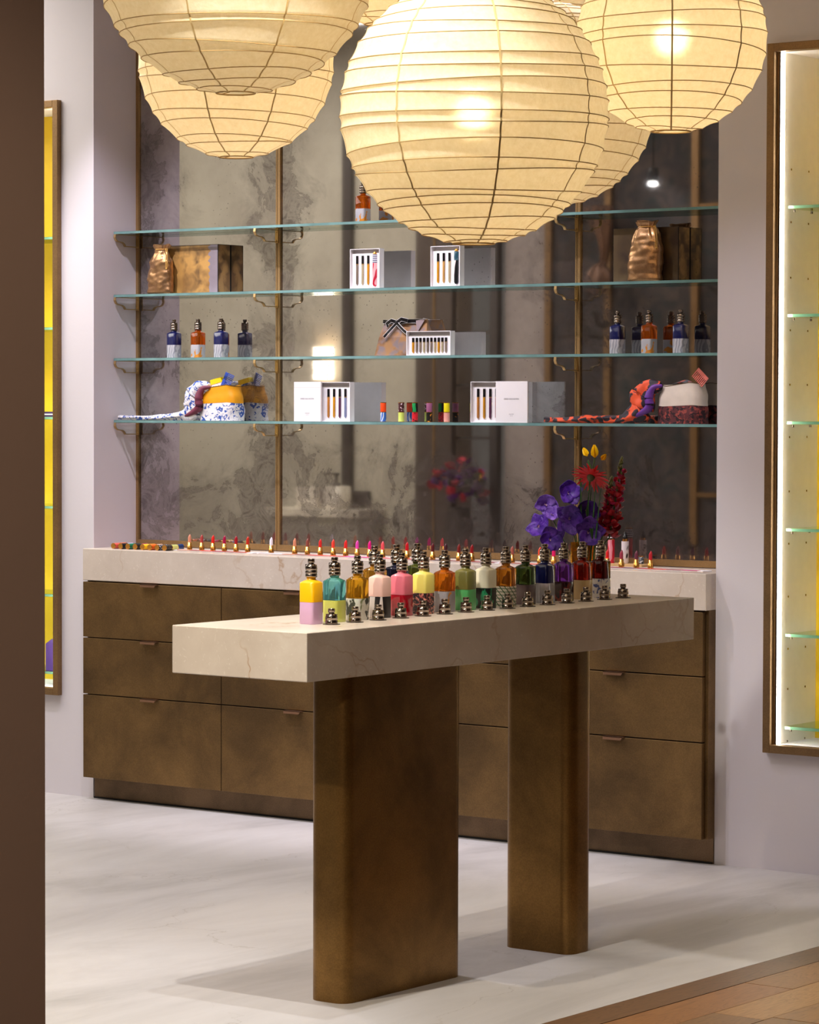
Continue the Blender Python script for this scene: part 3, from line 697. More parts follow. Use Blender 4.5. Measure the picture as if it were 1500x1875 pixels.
MB().lathe([(.0095, .024), (.0095, .0262)], 18).build('top_ring', M['gold'], t)

# ------------------------------------------------------------------ shelf bottles
navy = op('navy_lacquer', (18, 24, 76), .15); etched = pattern('etched_glass_print', (200, 198, 204), [(158, 158, 168)], 'wave', 22, .2, .66)
orng = glassy('orange_shelf_glass', (240, 120, 24)); orp = pattern('orange_flake_print', (188, 186, 192), [(226, 142, 40)], 'blotch', 34, .3, .54)
z3 = HS[1] + .004
gs = 'perfume bottles on the second glass shelf'
for x, a, b, l in ((.243, navy, etched, 'left navy and etched glass bottle, nearest the left wall'), (.360, orng, orp, 'orange bottle between the two navy bottles on the left'), (.471, navy, etched, 'navy and etched bottle right of the orange one, left shelf end'),
                   (2.195, navy, etched, 'navy and etched bottle just right of the right brass mullion'), (2.319, orng, orp, 'orange bottle between the two navy bottles on the right'), (2.441, navy, etched, 'navy and etched bottle nearest the right pier')):
    bottle((x, .172, z3), a, b, l, gs, .89)
bottle((1.126, .172, HS[3] + .004), orng, orp, 'orange bottle alone on the topmost glass shelf', None, .89)

# ------------------------------------------------------------------ gift sets
def vial(parent, x, y, z, h, c, cap=(40, 34, 34), r=.0044):
    v = MB().lathe([(r * .2, z), (r, z + .006), (r, z + h * .72)], 10, x, y).build('vial', c, parent)
    MB().lathe([(r * 1.02, z + h * .72), (r * 1.02, z + h)], 10, x, y).build('vial_cap', M['black'], v)
    MB().lathe([(r * 1.06, z + h * .70), (r * 1.06, z + h * .73)], 10, x, y).build('vial_ring', M['brass'], v)
VC = [plain('vial_amber', (196, 130, 62), .2), plain('vial_honey', (206, 160, 96), .2), plain('vial_gold', (214, 150, 40), .2), plain('vial_plum', (96, 50, 84), .2), plain('vial_wine', (140, 50, 50), .2), plain('vial_smoke', (140, 124, 110), .2), plain('vial_sand', (190, 174, 140), .2), plain('vial_blue', (130, 140, 176), .2)]
def text(s, size, x, y, z, parent, mat):
    cu = bpy.data.curves.new('lettering', 'FONT'); cu.body = s; cu.size = size; cu.align_x = 'CENTER'; cu.extrude = .0001
    o = bpy.data.objects.new('lettering', cu); me = bpy.data.meshes.new_from_object(o); bpy.data.objects.remove(o)
    me.materials.clear(); me.materials.append(mat)
    o = bpy.data.objects.new('lettering', me); C.objects.link(o); o.parent = parent; o.rotation_euler = (PI / 2, 0, 0); o.location = (x, y, z); return o
def tray_box(x0, x1, z, h, lab, vials, big=None, lid=None, y=.135, d=.026, recess_top=.012):
    W = x1 - x0; t = thing('gift_box', (x0, y, z), lab, 'gift box')
    tk = .002
    mb = MB(); mb.box(0, W, d - tk, d, 0, h).box(0, tk, 0, d - tk, 0, h).box(W - tk, W, 0, d - tk, 0, h).box(tk, W - tk, 0, d - tk, 0, tk).box(tk, W - tk, 0, d - tk, h - tk, h)
    mb.build('tray', M['white_card'], t)
    BX('insert', M['white_card'], tk + .0005, W - tk - .0005, .011, d - tk - .0005, tk, h - recess_top - .004, t)
    for i, (vx, ci) in enumerate(vials): vial(t, vx, .0085, .012 if h > .1 else .008, (h - recess_top - .016) * (.93 if h > .1 else .92), VC[ci])
    if big:
        vx, m1, m2 = big; r = .0085; zb = .008
        s_ = MB().lathe([(r * .6, zb), (r, zb + .006), (r, zb + h * .58)], 14, vx, .0095).build('sleeve_tube', m1, t)
        MB().lathe([(r * 1.03, zb + h * .58), (r * 1.03, zb + h * .80)], 14, vx, .0095).build('tube_cap', m2, s_)
        MB().lathe([(r * .8, zb + h * .80), (r * .8, zb + h * .84), (r * .3, zb + h * .87)], 14, vx, .0095).build('tube_top', M['gold'], s_)
    if lid:
        a, b, left = lid
        l = MB().loft([rsq((b - a) / 2, .004, .0008, zz, 1, (a + b) / 2 - x0, -.006) for zz in (0, h + .001)], smooth=False).build('lid', M['white_card'], t)
        gm = plain('grey_print', (150, 148, 152), .6)
        text('DRIES VAN NOTEN', .0072, (a + b) / 2 - x0, -.0105, h * .56, l, gm)
        text('MINIATURES', .0036, (a + b) / 2 - x0, -.0105, h * .20, l, gm); text('10 x 2 ml', .0030, (a + b) / 2 - x0, -.0105, h * .16, l, gm)
        if left: BX('lid_flap', M['card_inner'], a - x0 + .001, b - x0, -.0102, -.0098, h - .020, h - .0185, l)
    return t
tray_box(.955, 1.098, z4, .139, 'white gift box with four vials, its lid standing at its left', [(.022 + .0255 * k + .018, c) for k, c in enumerate((0, 2, 3, 7))], lid=(.852, .975, True))
tray_box(1.622, 1.752, z4, .139, 'white gift box with vials on the lowest shelf, its lid at its right', [(.026 + .0255 * k, c) for k, c in enumerate((0, 2, 3, 4))], lid=(1.734, 1.866, False))
z2 = HS[2] + .004
tray_box(1.097, 1.228, z2, .139, 'open white gift box with three vials and a pink swirl tube', [(.026, 5), (.0505, 6), (.075, 2)],
         (.104, pattern('pink_swirl_small', (240, 176, 180), [(206, 30, 60)], 'wave', 12, thr=.6), pattern('navy_ring_small', (236, 232, 232), [(30, 30, 90)], 'stripe', 50)))
tray_box(1.450, 1.575, z2, .139, 'open white gift box with three vials and a black feather tube, under the lantern', [(.026, 2), (.0505, 1), (.075, 6)],
         (.104, pattern('feather_print', (228, 214, 212), [(26, 24, 28)], 'wave', 7, thr=.45), pattern('teal_cap_small', (40, 80, 96), [(90, 120, 130)], 'blotch', 60)))
tray_box(1.346, 1.536, z3, .084, 'low white gift box with ten small vials in front of the brown bag', [(.024 + .0157 * k, (2, 5, 5, 6, 5, 5, 6, 2, 6, 5)[k]) for k in range(10)], recess_top=.010)

# brown paper gift bag with ribbon
gb = thing('gift_bag', (1.30, .197, z3), 'brown gift bag closed with a black ribbon bow, behind the vials box', 'gift bag')
bm = pattern('rust_paper', (150, 108, 66), [(104, 70, 42), (120, 104, 104)], 'blotch', 18, .6, .54, soft=.1)
def trap(z, hw, hd): return [(-hw, -hd, z), (hw, -hd, z), (hw, hd, z), (-hw, hd, z)]
MB().loft([trap(0, .118, .030), trap(.065, .104, .022), trap(.112, .094, .006), trap(.127, .091, .003)], smooth=False).build('bag_body', bm, gb)
fold = MB(); fold.add([(.050, -.012, .127), (.090, -.012, .127), (.066, -.020, .086), (.060, -.020, .086)], [(0, 1, 2, 3)]); fold.add([(.050, -.010, .127), (.090, -.010, .127), (.066, -.018, .086), (.060, -.018, .086)], [(3, 2, 1, 0)])
fold.build('corner_fold', plain('mauve_paper', (134, 116, 120), .5), gb)
rm = M['black']; rw = M['white_card']
def ribbon(par, pts, hw, nm='ribbon'):
    P = [Vector(p) for p in pts]; secs = []; s2 = []
    for i, p in enumerate(P):
        a = P[max(0, i - 1)]; b = P[min(len(P) - 1, i + 1)]; t_ = (b - a).normalized(); n_ = Vector((-t_.z, 0, t_.x)).normalized() if abs(t_.x) + abs(t_.z) > 0 else Vector((0, 0, 1))
        secs.append([p + n_ * hw, p + n_ * hw + Vector((0, .0008, 0)), p - n_ * hw + Vector((0, .0008, 0)), p - n_ * hw])
        s2.append([p + n_ * (hw + .0011) + Vector((0, .0003, 0)), p + n_ * (hw + .0011) + Vector((0, .0012, 0)), p - n_ * (hw + .0011) + Vector((0, .0012, 0)), p - n_ * (hw + .0011) + Vector((0, .0003, 0))])
    o = MB().loft(secs, smooth=False).build(nm, rm, par); MB().loft(s2, smooth=False).build('ribbon_edge', rw, o)
kx = -.028
ribbon(gb, [(-.094, -.012, .121), (-.06, -.014, .118), (kx, -.016, .117), (.02, -.014, .121), (.075, -.012, .121)], .0062)
ribbon(gb, [(kx, -.019, .117), (-.05, -.022, .124), (-.072, -.020, .113), (-.066, -.020, .103)], .0060, 'bow_loop')
ribbon(gb, [(kx, -.019, .117), (-.005, -.024, .128), (.022, -.022, .122)], .0062, 'bow_loop')
ribbon(gb, [(kx, -.020, .115), (-.046, -.026, .096), (-.060, -.034, .078), (-.072, -.036, .066)], .0048, 'ribbon_tail')
ribbon(gb, [(kx, -.020, .115), (-.006, -.026, .099), (.014, -.032, .086), (.03, -.034, .078)], .0048, 'ribbon_tail')
MB().lathe([(.001, -.007), (.006, -.004), (.007, 0), (.006, .004), (.001, .007)], 10, kx, -.020).build('knot', rm, gb).location = (0, 0, .117)

# patinated flat boxes and metallic pouches
goldfoil = pattern('gold_foil_print', (196, 150, 84), [(150, 110, 62), (110, 82, 52)], 'blotch', 12, .35, .56, soft=.12)
brownp = pattern('rust_foil_print', (120, 88, 54), [(74, 52, 38), (170, 130, 80)], 'blotch', 14, .35, .54, soft=.12)
def flatbox(x0, x1, lab, fm, y=.169, d=.070, h=.176):
    t = thing('flat_gift_box', (x0, y, z2), lab, 'gift box'); W = x1 - x0
    MB().box(0, W, 0, d, 0, h).build('carton', fm, t, .0015)
    MB().box(W - .0005, W + .001, .001, d - .001, 0, h).build('side_cover', brownp, t)
    BX('dark_edge', M['dark_line'], W - .0005, W + .0016, d - .0035, d, 0, h, t); BX('dark_edge', M['dark_line'], W - .001, W + .0016, -.0005, .001, 0, h, t)
    BX('top_edge', plain('box_edge_brown', (70, 54, 44), .5), -.0005, W + .0012, -.0005, d, h - .0005, h + .0015, t)
    return t
fb = flatbox(.165, .458, 'gold and mauve painted flat box behind the left pouch', goldfoil)
# the mauve brushed end of the painted front
pm = MB(); pe = [(.250, 0)] + [(.252 + .006 * math.sin(k * 1.9) + .005 * math.sin(k * 4.3), .176 * k / 24) for k in range(25)] + [(.292, .176), (.292, 0)]
pm.add([(a, -.0006, b) for a, b in pe] + [(a, .0005, b) for a, b in pe], [list(range(len(pe)))[::-1], list(range(len(pe), 2 * len(pe)))])
pm.build('painted_end', plain('mauve_paint', (136, 124, 132), .6, 0, .1, 20), fb)
flatbox(2.179, 2.432, 'dark bronze flat box behind the right pouch', pattern('bronze_board', (92, 74, 48), [(70, 54, 36), (56, 40, 30)], 'blotch', 9, .4, .56, soft=.14))
leather = bronze_mat('metallic_leather', (170, 128, 90), (206, 164, 122), .85, .3)
def pouch(x, y, z, w_, h, seed, lab, sgn=1):
    t = thing('drawstring_pouch', (x, y, z), lab, 'pouch')
    NSg = 48; secs = []
    prof = [(0, .50, .30), (.02, .52, .42), (.25, .485, .46), (.5, .46, .44), (.68, .42, .38), (.80, .34, .30), (.87, .27, .24), (.905, .22, .20), (.93, .25, .23), (.97, .29, .26), (1.0, .30, .27)]
    for k in range(46):
        u = k / 45
        for (a, b) in zip(prof, prof[1:]):
            if a[0] <= u <= b[0] + 1e-9:
                q = (u - a[0]) / (b[0] - a[0]); hx = a[1] + (b[1] - a[1]) * q; hy = a[2] + (b[2] - a[2]) * q; break
        ring = []
        for i in range(NSg):
            an = 2 * PI * i / NSg; c, s_ = math.cos(an), math.sin(an)
            e = .75; px = hx * w_ * math.copysign(abs(c) ** e, c); py = hy * w_ * .50 * math.copysign(abs(s_) ** e, s_)
            g = max(0, (u - .55) / .45)
            f_ = 1 + .10 * g * math.sin(an * 9 + seed) + .05 * g * math.sin(an * 14)
            nn = noise.noise(Vector((px * 22 + seed, py * 22, u * 4.2))) * .0085 + noise.noise(Vector((px * 50 + seed, py * 50, u * 13))) * .0038
            fade = min(1, u * 6 + .15)
            rr_ = math.hypot(px, py) + 1e-6
            f_ += nn * fade / rr_
            sh = .014 * sgn * max(0, u - .3)
            ring.append((px * f_ + sh, py * f_, u * h + (.003 * math.sin(3 * an + seed) * g)))
        secs.append(ring)
    MB().loft(secs).build('leather_body', leather, t)
    zc = .905 * h; cm = plain('gold_cord', (206, 156, 74), .5)
    mb = MB(); mb.tube([(.232 * w_ * math.cos(a * PI / 12) + .0085 * sgn, .150 * w_ * math.sin(a * PI / 12), zc) for a in range(24)], .0019, 6, True)
    for dx, ln in ((0, .068), (.006, .072)):
        mb.tube([(.24 * w_ + .006 + dx, -.006, zc + .004), (.27 * w_ + .012 + dx, -.016, zc - .012), (.33 * w_ + .014 + dx, -.026, zc - .04), (.35 * w_ + .013 + dx, -.028, zc - ln)], .0017, 6)
    cd = mb.build('drawstring', cm, t)
    MB().lathe([(.001, -.004), (.0038, -.001), (.0030, .003), (.001, .004)], 8, .35 * w_ + .016, -.028).build('cord_end', cm, cd).location = (0, 0, zc - .072)
    return t
pouch(.206, .137, z2, .112, .180, 2, 'metallic bronze drawstring pouch on the left of the third glass shelf')
pouch(2.325, .137, z2, .125, .196, 7, 'wrinkled bronze drawstring pouch before the dark box at the right', 1)

# ------------------------------------------------------------------ fabric vanity bags with scarves
def vanity(x, y, w_, d_, h, top_m, bot_m, lab, split, seed):
    t = thing('vanity_bag', (x, y, z4), lab, 'bag')
    def ring(u):
        hw = w_ / 2 * (1.02 - .16 * u ** 2 + .04 * math.sin(u * 3)); hd = d_ / 2 * (1.05 - .22 * u)
        out = []
        for p in rsq(hw, hd, hd * .8, u * h, 6):
            n_ = noise.noise(Vector((p[0] * 30 + seed, p[1] * 30, u * 4))) * .003
            out.append((p[0] * (1 + n_ / .05), p[1] * (1 + n_ / .04), p[2] + .006 * u * math.sin(p[0] * 40)))
        return out
    lo = [ring(split * k / 6) for k in range(7)]; hi = [[(a * 1.012, b * 1.012, c) for a, b, c in ring(split + (1 - split) * k / 6)] for k in range(7)]
    MB().loft(lo).build('printed_base', bot_m, t); MB().loft(hi).build('top_band', top_m, t)
    mb = MB(); mb.tube([(a * 1.02, b * 1.02, c + .0005) for a, b, c in ring(1)], .0012, 5, True); mb.build('zip_piping', M['bronze_dark'], t)
    return t
delft = pattern('delft_cotton', (228, 224, 226), [(48, 84, 168)], 'floral', 52, .7, .555)
vanity(.478, .172, .170, .085, .124, plain('mustard_leather', (236, 160, 14), .45), delft, 'mustard topped blue and white print vanity bag on the lowest shelf', .52, 1)
leo = pattern('leopard_cotton', (196, 96, 76), [(60, 22, 30), (40, 14, 24)], 'leopard', 46, .7, .52)
vanity(2.452, .175, .165, .085, .128, plain('ivory_leather', (224, 212, 198), .5), pattern('dark_leopard_cotton', (92, 36, 40), [(150, 64, 56), (40, 14, 22)], 'blotch', 50, .7, .54), 'ivory topped dark red print vanity bag at the right pier', .46, 5)
def scarf(path, wid, thk, mat, lab, edge_mat, seed, edge_from):
    P = [Vector(p) for p in path]
    # Catmull-Rom refinement
    pts = []; ws = []; ts = []
    for i in range(len(P) - 1):
        p0, p1, p2, p3 = P[max(0, i - 1)], P[i], P[i + 1], P[min(len(P) - 1, i + 2)]
        for k in range(8):
            t_ = k / 8; a = .5 * ((2 * p1) + (p2 - p0) * t_ + (2 * p0 - 5 * p1 + 4 * p2 - p3) * t_ ** 2 + (3 * p1 - p0 - 3 * p2 + p3) * t_ ** 3)
            pts.append(a); ws.append(wid[i] * (1 - t_) + wid[i + 1] * t_); ts.append(thk[i] * (1 - t_) + thk[i + 1] * t_)
    pts.append(P[-1]); ws.append(wid[-1]); ts.append(thk[-1])
    o_ = P[0].copy(); t = thing('silk_scarf', o_, lab, 'scarf'); secs = []; edge = []
    for i, p in enumerate(pts):
        a = pts[max(0, i - 1)]; b = pts[min(len(pts) - 1, i + 1)]; tg = (b - a).normalized()
        u = Vector((0, 1, 0)); v = tg.cross(u).normalized() * -1
        if v.length < .1: v = Vector((0, 0, 1))
        if v.z < 0 and abs(v.z) > .5: v = -v
        ring = []
        for k in range(20):
            an = 2 * PI * k / 20; pl = 1 + .16 * math.sin(an * 4 + i * .25 + seed) + .22 * noise.noise(Vector((i * .25, math.cos(an) * 1.5, math.sin(an) * 1.5 + seed)))
            ring.append(p - o_ + u * ws[i] * math.cos(an) * pl + v * ts[i] * math.sin(an) * pl)
        secs.append(ring)
        if i >= edge_from * 8: edge.append((p - o_ - u * ws[i] * .55 + Vector((1, 0, 0)) * ts[i] * .8, max(.004, ts[i] * .36)))
    MB().loft(secs).build('cloth', mat, t)
    MB().tube([e[0] for e in edge], [e[1] for e in edge], 10).build('contrast_border', edge_mat, t)
    return t
zb = z4
scarf([(.010, .126, zb + .010), (.08, .126, zb + .008), (.16, .126, zb + .009), (.25, .127, zb + .012), (.33, .130, zb + .018), (.372, .133, zb + .045), (.372, .136, zb + .085), (.400, .138, zb + .116), (.442, .142, zb + .122)],
      [.006, .014, .018, .018, .020, .020, .024, .022, .012], [.0065, .007, .008, .010, .020, .042, .044, .028, .012], delft, 'blue and white print scarf trailing left from the mustard bag', plain('burgundy_silk', (112, 44, 66), .6), 1, 4)
scarf([(1.935, .128, zb + .012), (2.01, .128, zb + .010), (2.09, .128, zb + .013), (2.17, .128, zb + .014), (2.25, .130, zb + .016), (2.318, .132, zb + .05), (2.318, .136, zb + .088), (2.345, .138, zb + .118), (2.385, .142, zb + .124)],
      [.007, .014, .020, .020, .018, .020, .024, .022, .012], [.009, .008, .0115, .0115, .014, .040, .042, .026, .012], pattern('orange_leopard_silk', (232, 84, 40), [(40, 28, 40)], 'leopard', 38, .6, .62), 'orange and black animal print scarf trailing left from the ivory bag', plain('violet_silk', (104, 50, 150), .5), 4, 4)
# things sticking out of the bags
t = thing('soap_carton', (.474, .150, z4 + .1205), 'yellow topped carton with blue print sticking out of the mustard bag', 'carton'); t.rotation_euler = (0, -.22, 0)
BX('carton_base', delft, -.028, .030, 0, .022, 0, .016, t); BX('carton_lid', plain('bright_yellow', (250, 214, 10), .5), -.030, .024, -.001, .023, .016, .034, t)
def comb(loc, m, lab, rot):
    t = thing('comb', loc, lab, 'comb'); t.rotation_euler = rot
    BX('spine', m, -.026, .026, -.002, .002, .022, .034, t, .001)
    for k in range(9): BX('tooth', m, -.026 + .0061 * k, -.0228 + .0061 * k, -.0014, .0014, -.004, .022, t)
comb((.530, .158, z4 + .140), plain('cobalt_comb', (60, 88, 190), .4), 'cobalt blue comb leaning up out of the mustard bag', (0, -1.15, .2))
comb((2.520, .150, z4 + .140), plain('salmon_comb', (226, 124, 112), .4), 'salmon pink comb sticking up from the ivory bag', (0, .75, 0))

# ------------------------------------------------------------------ flowers in an amber vase
VX, VY, HV = 2.935, -1.135, HI
vs = thing('flower_vase', (VX, VY, HV), 'square amber glass vase of flowers at the far end of the island table', 'vase')
va = glassy('amber_vase_glass', (226, 170, 60), .04, .9)
mb = MB(); mb.loft([rsq(.0265, .0265, .005, z) for z in (0, .148)], caps=False, smooth=True); mb.loft([rsq(.0235, .0235, .004, z) for z in (.008, .148)][::-1], caps=False)
mb.add(rsq(.0265, .0265, .005, 0), [list(range(16))[::-1]]); mb.build('vase_body', va, vs)
MB().loft([rsq(.0230, .0230, .004, z) for z in (.009, .09)]).build('water', glassy('amber_water', (216, 176, 90), .0, .95), vs)
stem_m = plain('stem_green', (58, 92, 40), .6)
def petal_mesh(L, W, bend, cup, nu=7, nv=5, tip=.5):
    mb = MB(); rows = []
    for i in range(nu + 1):
        u = i / nu; wd = W * (math.sin(PI * min(1, u ** (.62)) * .97 + .03)) ** .7 * (1 if u < .8 else 1 - tip * (u - .8) * 2)
        row = []
        for j in range(nv + 1):
            v = j / nv * 2 - 1
            row.append((L * u * math.cos(bend * u), v * wd / 2, L * u * math.sin(bend * u) + cup * wd * v * v + .0004))
        rows.append(row)
    mb.loft(rows, caps=False, closed=False)
    return mb
def place(mb, name, mat, parent, rot, loc=(0, 0, 0)):
    o = mb.build(name, mat, parent); o.rotation_euler = rot; o.location = loc; return o
def stemmed(path, parent, r=.0022, name='stem', mat=None): return MB().tube(path, r, 6).build(name, mat or stem_m, parent)
purple = pattern('orchid_petal', (70, 26, 146), [(98, 50, 178)], 'blotch', 70, .5, .56)
violet = pattern('pale_orchid_petal', (116, 74, 190), [(146, 108, 212)], 'blotch', 70, .5, .54)
lipc = plain('orchid_lip', (190, 150, 170), .5)
def rel_stem(loc, parent, d=(0, 0, 0)):
    x, y, z = loc; a = Vector((VX - x, VY - y, HV + .02 - z)); b = Vector(d)
    inner = Matrix.Rotation(0, 4, 'X')
    return [b, b * .4 + Vector((0, .006, -.02)), a * .5 + Vector((0, .004, 0)), Vector((VX - x + (x - VX) * .12, VY - y, HV + .07 - z)), a]
orch = [((2.864, -1.10, 1.211), 0.3, 1.15, purple, 1.0), ((2.796, -1.115, 1.180), .9, 1.35, violet, .95), ((2.898, -1.14, 1.141), 0, 1.2, purple, 1.2), ((2.785, -1.13, 1.112), -.4, 1.1, purple, 1.0), ((2.957, -1.135, 1.104), .2, 1.45, purple, 1.15), ((2.842, -1.16, 1.082), .6, .9, purple, 1.05), ((2.822, -1.12, 1.150), 1.2, 1.2, violet, .65), ((2.930, -1.105, 1.165), .9, 1.2, purple, 1.0)]
for k, (loc, spin, tiltf, m_, sc) in enumerate(orch):
    t = thing('orchid_bloom', loc, ['purple orchid bloom at the top of the cluster', 'pale violet orchid bloom facing left', 'large front purple orchid bloom above the vase', 'purple orchid bloom at the lower left of the bouquet',
        'large purple orchid bloom drooping at the right of the vase', 'purple orchid bloom hanging lowest over the vase rim', 'small light violet orchid bloom between the left two', 'purple orchid bloom just right of the centre, behind the large front one'][k], 'flower', 'orchid blooms in the vase')
    f = bpy.data.objects.new('petals', None)
    bpy.data.objects.remove(f)
    base = Matrix.Rotation(-.9 * tiltf, 4, Vector((.77, -.64, 0)).normalized().cross(Vector((0, 0, 1))))
    # flower axis looks at the aisle: tip local +Z towards (0.6,-0.8)
    ax = Vector((.45 + .35 * math.sin(spin * 3), -.85, .25 * math.cos(k * 2.1)))
    q = ax.to_track_quat('Z', 'Y')
    for j in range(5):
        a = spin + 2 * PI * j / 5 + (.12 if j % 2 else -.08)
        W = (.050 if j in (1, 4) else .040) * sc
        o = petal_mesh(.043 * sc, W, .35 + .25 * math.sin(j + k), .12).build('petal', m_, t)
        o.rotation_mode = 'QUATERNION'; from mathutils import Quaternion
        o.rotation_quaternion = q @ Quaternion((0, 0, 1), a) @ Quaternion((0, 1, 0), -.15)
        sd = o.modifiers.new('thick', 'SOLIDIFY'); sd.thickness = .0006
    o = petal_mesh(.012 * sc, .009, 1.2, .4).build('lip', lipc, t); o.rotation_mode = 'QUATERNION'; o.rotation_quaternion = q @ Quaternion((0, 0, 1), spin + PI)
    stemmed(rel_stem(loc, t), t, .0018, 'stem', plain('pale_stem', (150, 120, 130), .5) if k % 2 else stem_m)
# gerbera seen from the side
t = thing('gerbera', (2.962, -1.135, 1.258), 'red gerbera daisy seen from behind, high in the bouquet', 'flower')
red = plain('gerbera_red', (226, 22, 26), .5); q = Vector((-.10, .62, .70)).to_track_quat('Z', 'Y')
for j in range(34):
    a = 2 * PI * j / 34; o = petal_mesh(.056 + .003 * math.sin(j * 2.3), .0095, -.25 + .1 * math.sin(j * 1.7), .1, 5, 2, .3).build('petal', red, t)
    o.rotation_mode = 'QUATERNION'; o.rotation_quaternion = q @ Quaternion((0, 0, 1), a) @ Quaternion((0, 1, 0), -.25 + .08 * (j % 3))
ot = plain('gerbera_orange', (226, 130, 20), .5)
for j in range(20):
    o = petal_mesh(.017, .004, .1, .1, 3, 2).build('inner_petal', ot, t); o.rotation_mode = 'QUATERNION'; o.rotation_quaternion = q @ Quaternion((0, 0, 1), 2 * PI * j / 20) @ Quaternion((0, 1, 0), -.05)
o = MB().lathe([(.002, -.014), (.007, -.011), (.011, -.004), (.012, .001), (.006, .004)], 14).build('calyx', plain('calyx_green', (96, 104, 70), .7), t); o.rotation_mode = 'QUATERNION'; o.rotation_quaternion = q
stemmed([(0, -.005, -.008), (.0, -.008, -.03), (-.012, -.004, -.10), (VX - 2.957 + .03, 0, -.18), (VX - 2.957, 0, HV + .02 - 1.262)], t, .0025)
# freesia
t = thing('freesia', (2.945, -1.09, 1.312), 'yellow freesia at the very top of the bouquet', 'flower')
yel = plain('freesia_yellow', (250, 206, 10), .5)
for dx, dz, sc, an in ((0, 0, 1.1, 0), (-.026, .004, .8, -.45), (.022, -.006, .7, .8)):
    for j in range(6):
        o = petal_mesh(.034 * sc, .020 * sc, .35, .35, 5, 3).build('petal', yel, t); o.location = (dx, 0, dz); o.rotation_mode = 'QUATERNION'
        o.rotation_quaternion = Vector((math.sin(an), -.1, math.cos(an))).to_track_quat('Z', 'Y') @ Quaternion((0, 0, 1), 2 * PI * j / 6) @ Quaternion((0, 1, 0), -1.25)
for j in range(6): MB().lathe([(.001, -.006), (.003, 0), (.001, .006)], 8, -.022 + .003 * j, 0).build('bud', stem_m, t).location = (0, 0, -.012 - .006 * j)
stemmed([(0, 0, 0), (-.006, 0, -.03), (-.014, 0, -.12), (VX - 2.945 + .015, 0, -.22), (VX - 2.945, 0, HV + .02 - 1.312)], t)
# snapdragons
def snap(x, z0, z1, x1, n, cm, lab, seed):
    rr = random.Random(seed); t = thing('snapdragon', (x, -1.075, z0), lab, 'flower')
    L = z1 - z0; mats = [plain('snap_red', (150, 12, 40), .5), plain('snap_crimson', (190, 20, 44), .5), plain('snap_magenta', (176, 24, 96), .5)]
    for k in range(n):
        u = k / n; a = k * 2.4; cx_, cz = (x1 - x) * u, L * u * .86
        r = .020 * (1 - .6 * u)
        for j in range(3):
            o = petal_mesh(.026 * (1 - .45 * u), .026 * (1 - .4 * u), .7, .3, 4, 3).build('floret', mats[(k + j) % 3 if u > .35 else (k + j) % 2], t)
            o.location = (cx_ + r * math.cos(a) * .6, r * math.sin(a) * .6, cz); o.rotation_euler = (rr.uniform(-.6, .6), -.35 + .5 * j - .3, a + .7 * (j - 1))
    for k in range(12):
        a = k * 2.4; o = MB().lathe([(.0005, 0), (.004, .004), (.0035, .009), (.0005, .013)], 8).build('bud', plain('bud_green', (92, 96, 50), .6), t)
        o.location = ((x1 - x) * (.80 + .018 * k) + .007 * (1 - k / 13) * math.cos(a), .007 * (1 - k / 13) * math.sin(a), L * (.80 + .018 * k))
    stemmed([(x1 - x, 0, L), ((x1 - x) * .6, 0, L * .6), (0, 0, 0), (VX - x + .01, 0, HV + .12 - z0), (VX - x, 0, HV + .02 - z0)], t)
snap(2.985, 1.085, 1.306, 3.026, 30, None, 'crimson snapdragon spike leaning right, green budded tip', 3)
snap(2.962, 1.09, 1.250, 2.992, 26, None, 'dark red snapdragon spike beneath the gerbera', 8)
# grass blades
t = thing('grass_blades', (VX, VY, HV + .03), 'long green grass blades rising from the vase', 'foliage')
for dx, h, w_ in ((-.004, .350, .008), (.010, .33, .006), (.020, .30, .007), (.028, .28, .006), (-.008, .24, .006)):
    mb = MB(); rows = [[(dx * (1 + 1.2 * u) - w_ / 2 * (1 - u ** 3), 0, h * u), (dx * (1 + 1.2 * u), .0016, h * u), (dx * (1 + 1.2 * u) + w_ / 2 * (1 - u ** 3), 0, h * u)] for u in [k / 8 for k in range(9)]]
    mb.loft(rows, caps=False, closed=False); mb.build('blade', plain('grass_green', (62, 110, 52), .5), t)
t = thing('yellow_bloom', (2.915, -1.12, 1.060), 'yellow petals drooping over the rim of the vase', 'flower')
for j in range(5):
    o = petal_mesh(.032, .018, .5, .3).build('petal', yel, t); o.rotation_euler = (0, .9 + .1 * j, -1.6 + .55 * j)

# ------------------------------------------------------------------ the far side of the shop, seen only in the mirror
YB = -3.0
far = plain('far_cream_wall', (176, 170, 154), .8, 0, .02, 2); far2 = plain('far_taupe_wall', (150, 138, 126), .8, 0, .03, 2); dk = plain('far_dark_frame', (64, 56, 52), .5)
struct(BX('wall_left', far, -4.2, -2.66, YB - .1, YB + .25, 0, CZ))
fwl = MB(); fwl.box(-2.66, -1.10, YB - .1, YB, 0, CZ); struct(fwl.build('wall_far_cream', far))
struct(BX('wall_far_taupe', far2, -1.10, -.86, YB - .1, YB + .02, 0, CZ))
struct(BX('wall_far_alcove', plain('far_alcove', (186, 176, 170), .8), -.86, -.36, YB - .45, YB - .40, 0, CZ))
struct(BX('wall_far_grey', plain('far_grey_wall', (150, 140, 136), .8), -.59, -.36, YB - .1, YB + .01, 0, CZ))
struct(BX('wall_far_end', far2, -4.3, -4.2, YB - .1, .3, 0, CZ))
tapm = pattern('faded_tapestry', (58, 54, 56), [(72, 64, 62), (50, 54, 54), (84, 72, 66)], 'floral', 3.6, .8, .56, soft=.1)
tp = thing('tapestry_panel', (-.36, YB, 0), 'tall dark faded tapestry panel with thin gilt battens, reflected in the mirror', 'wall panel')
BX('tapestry', tapm, 0, 1.55, -.06, 0, 0.0, 3.25, tp)
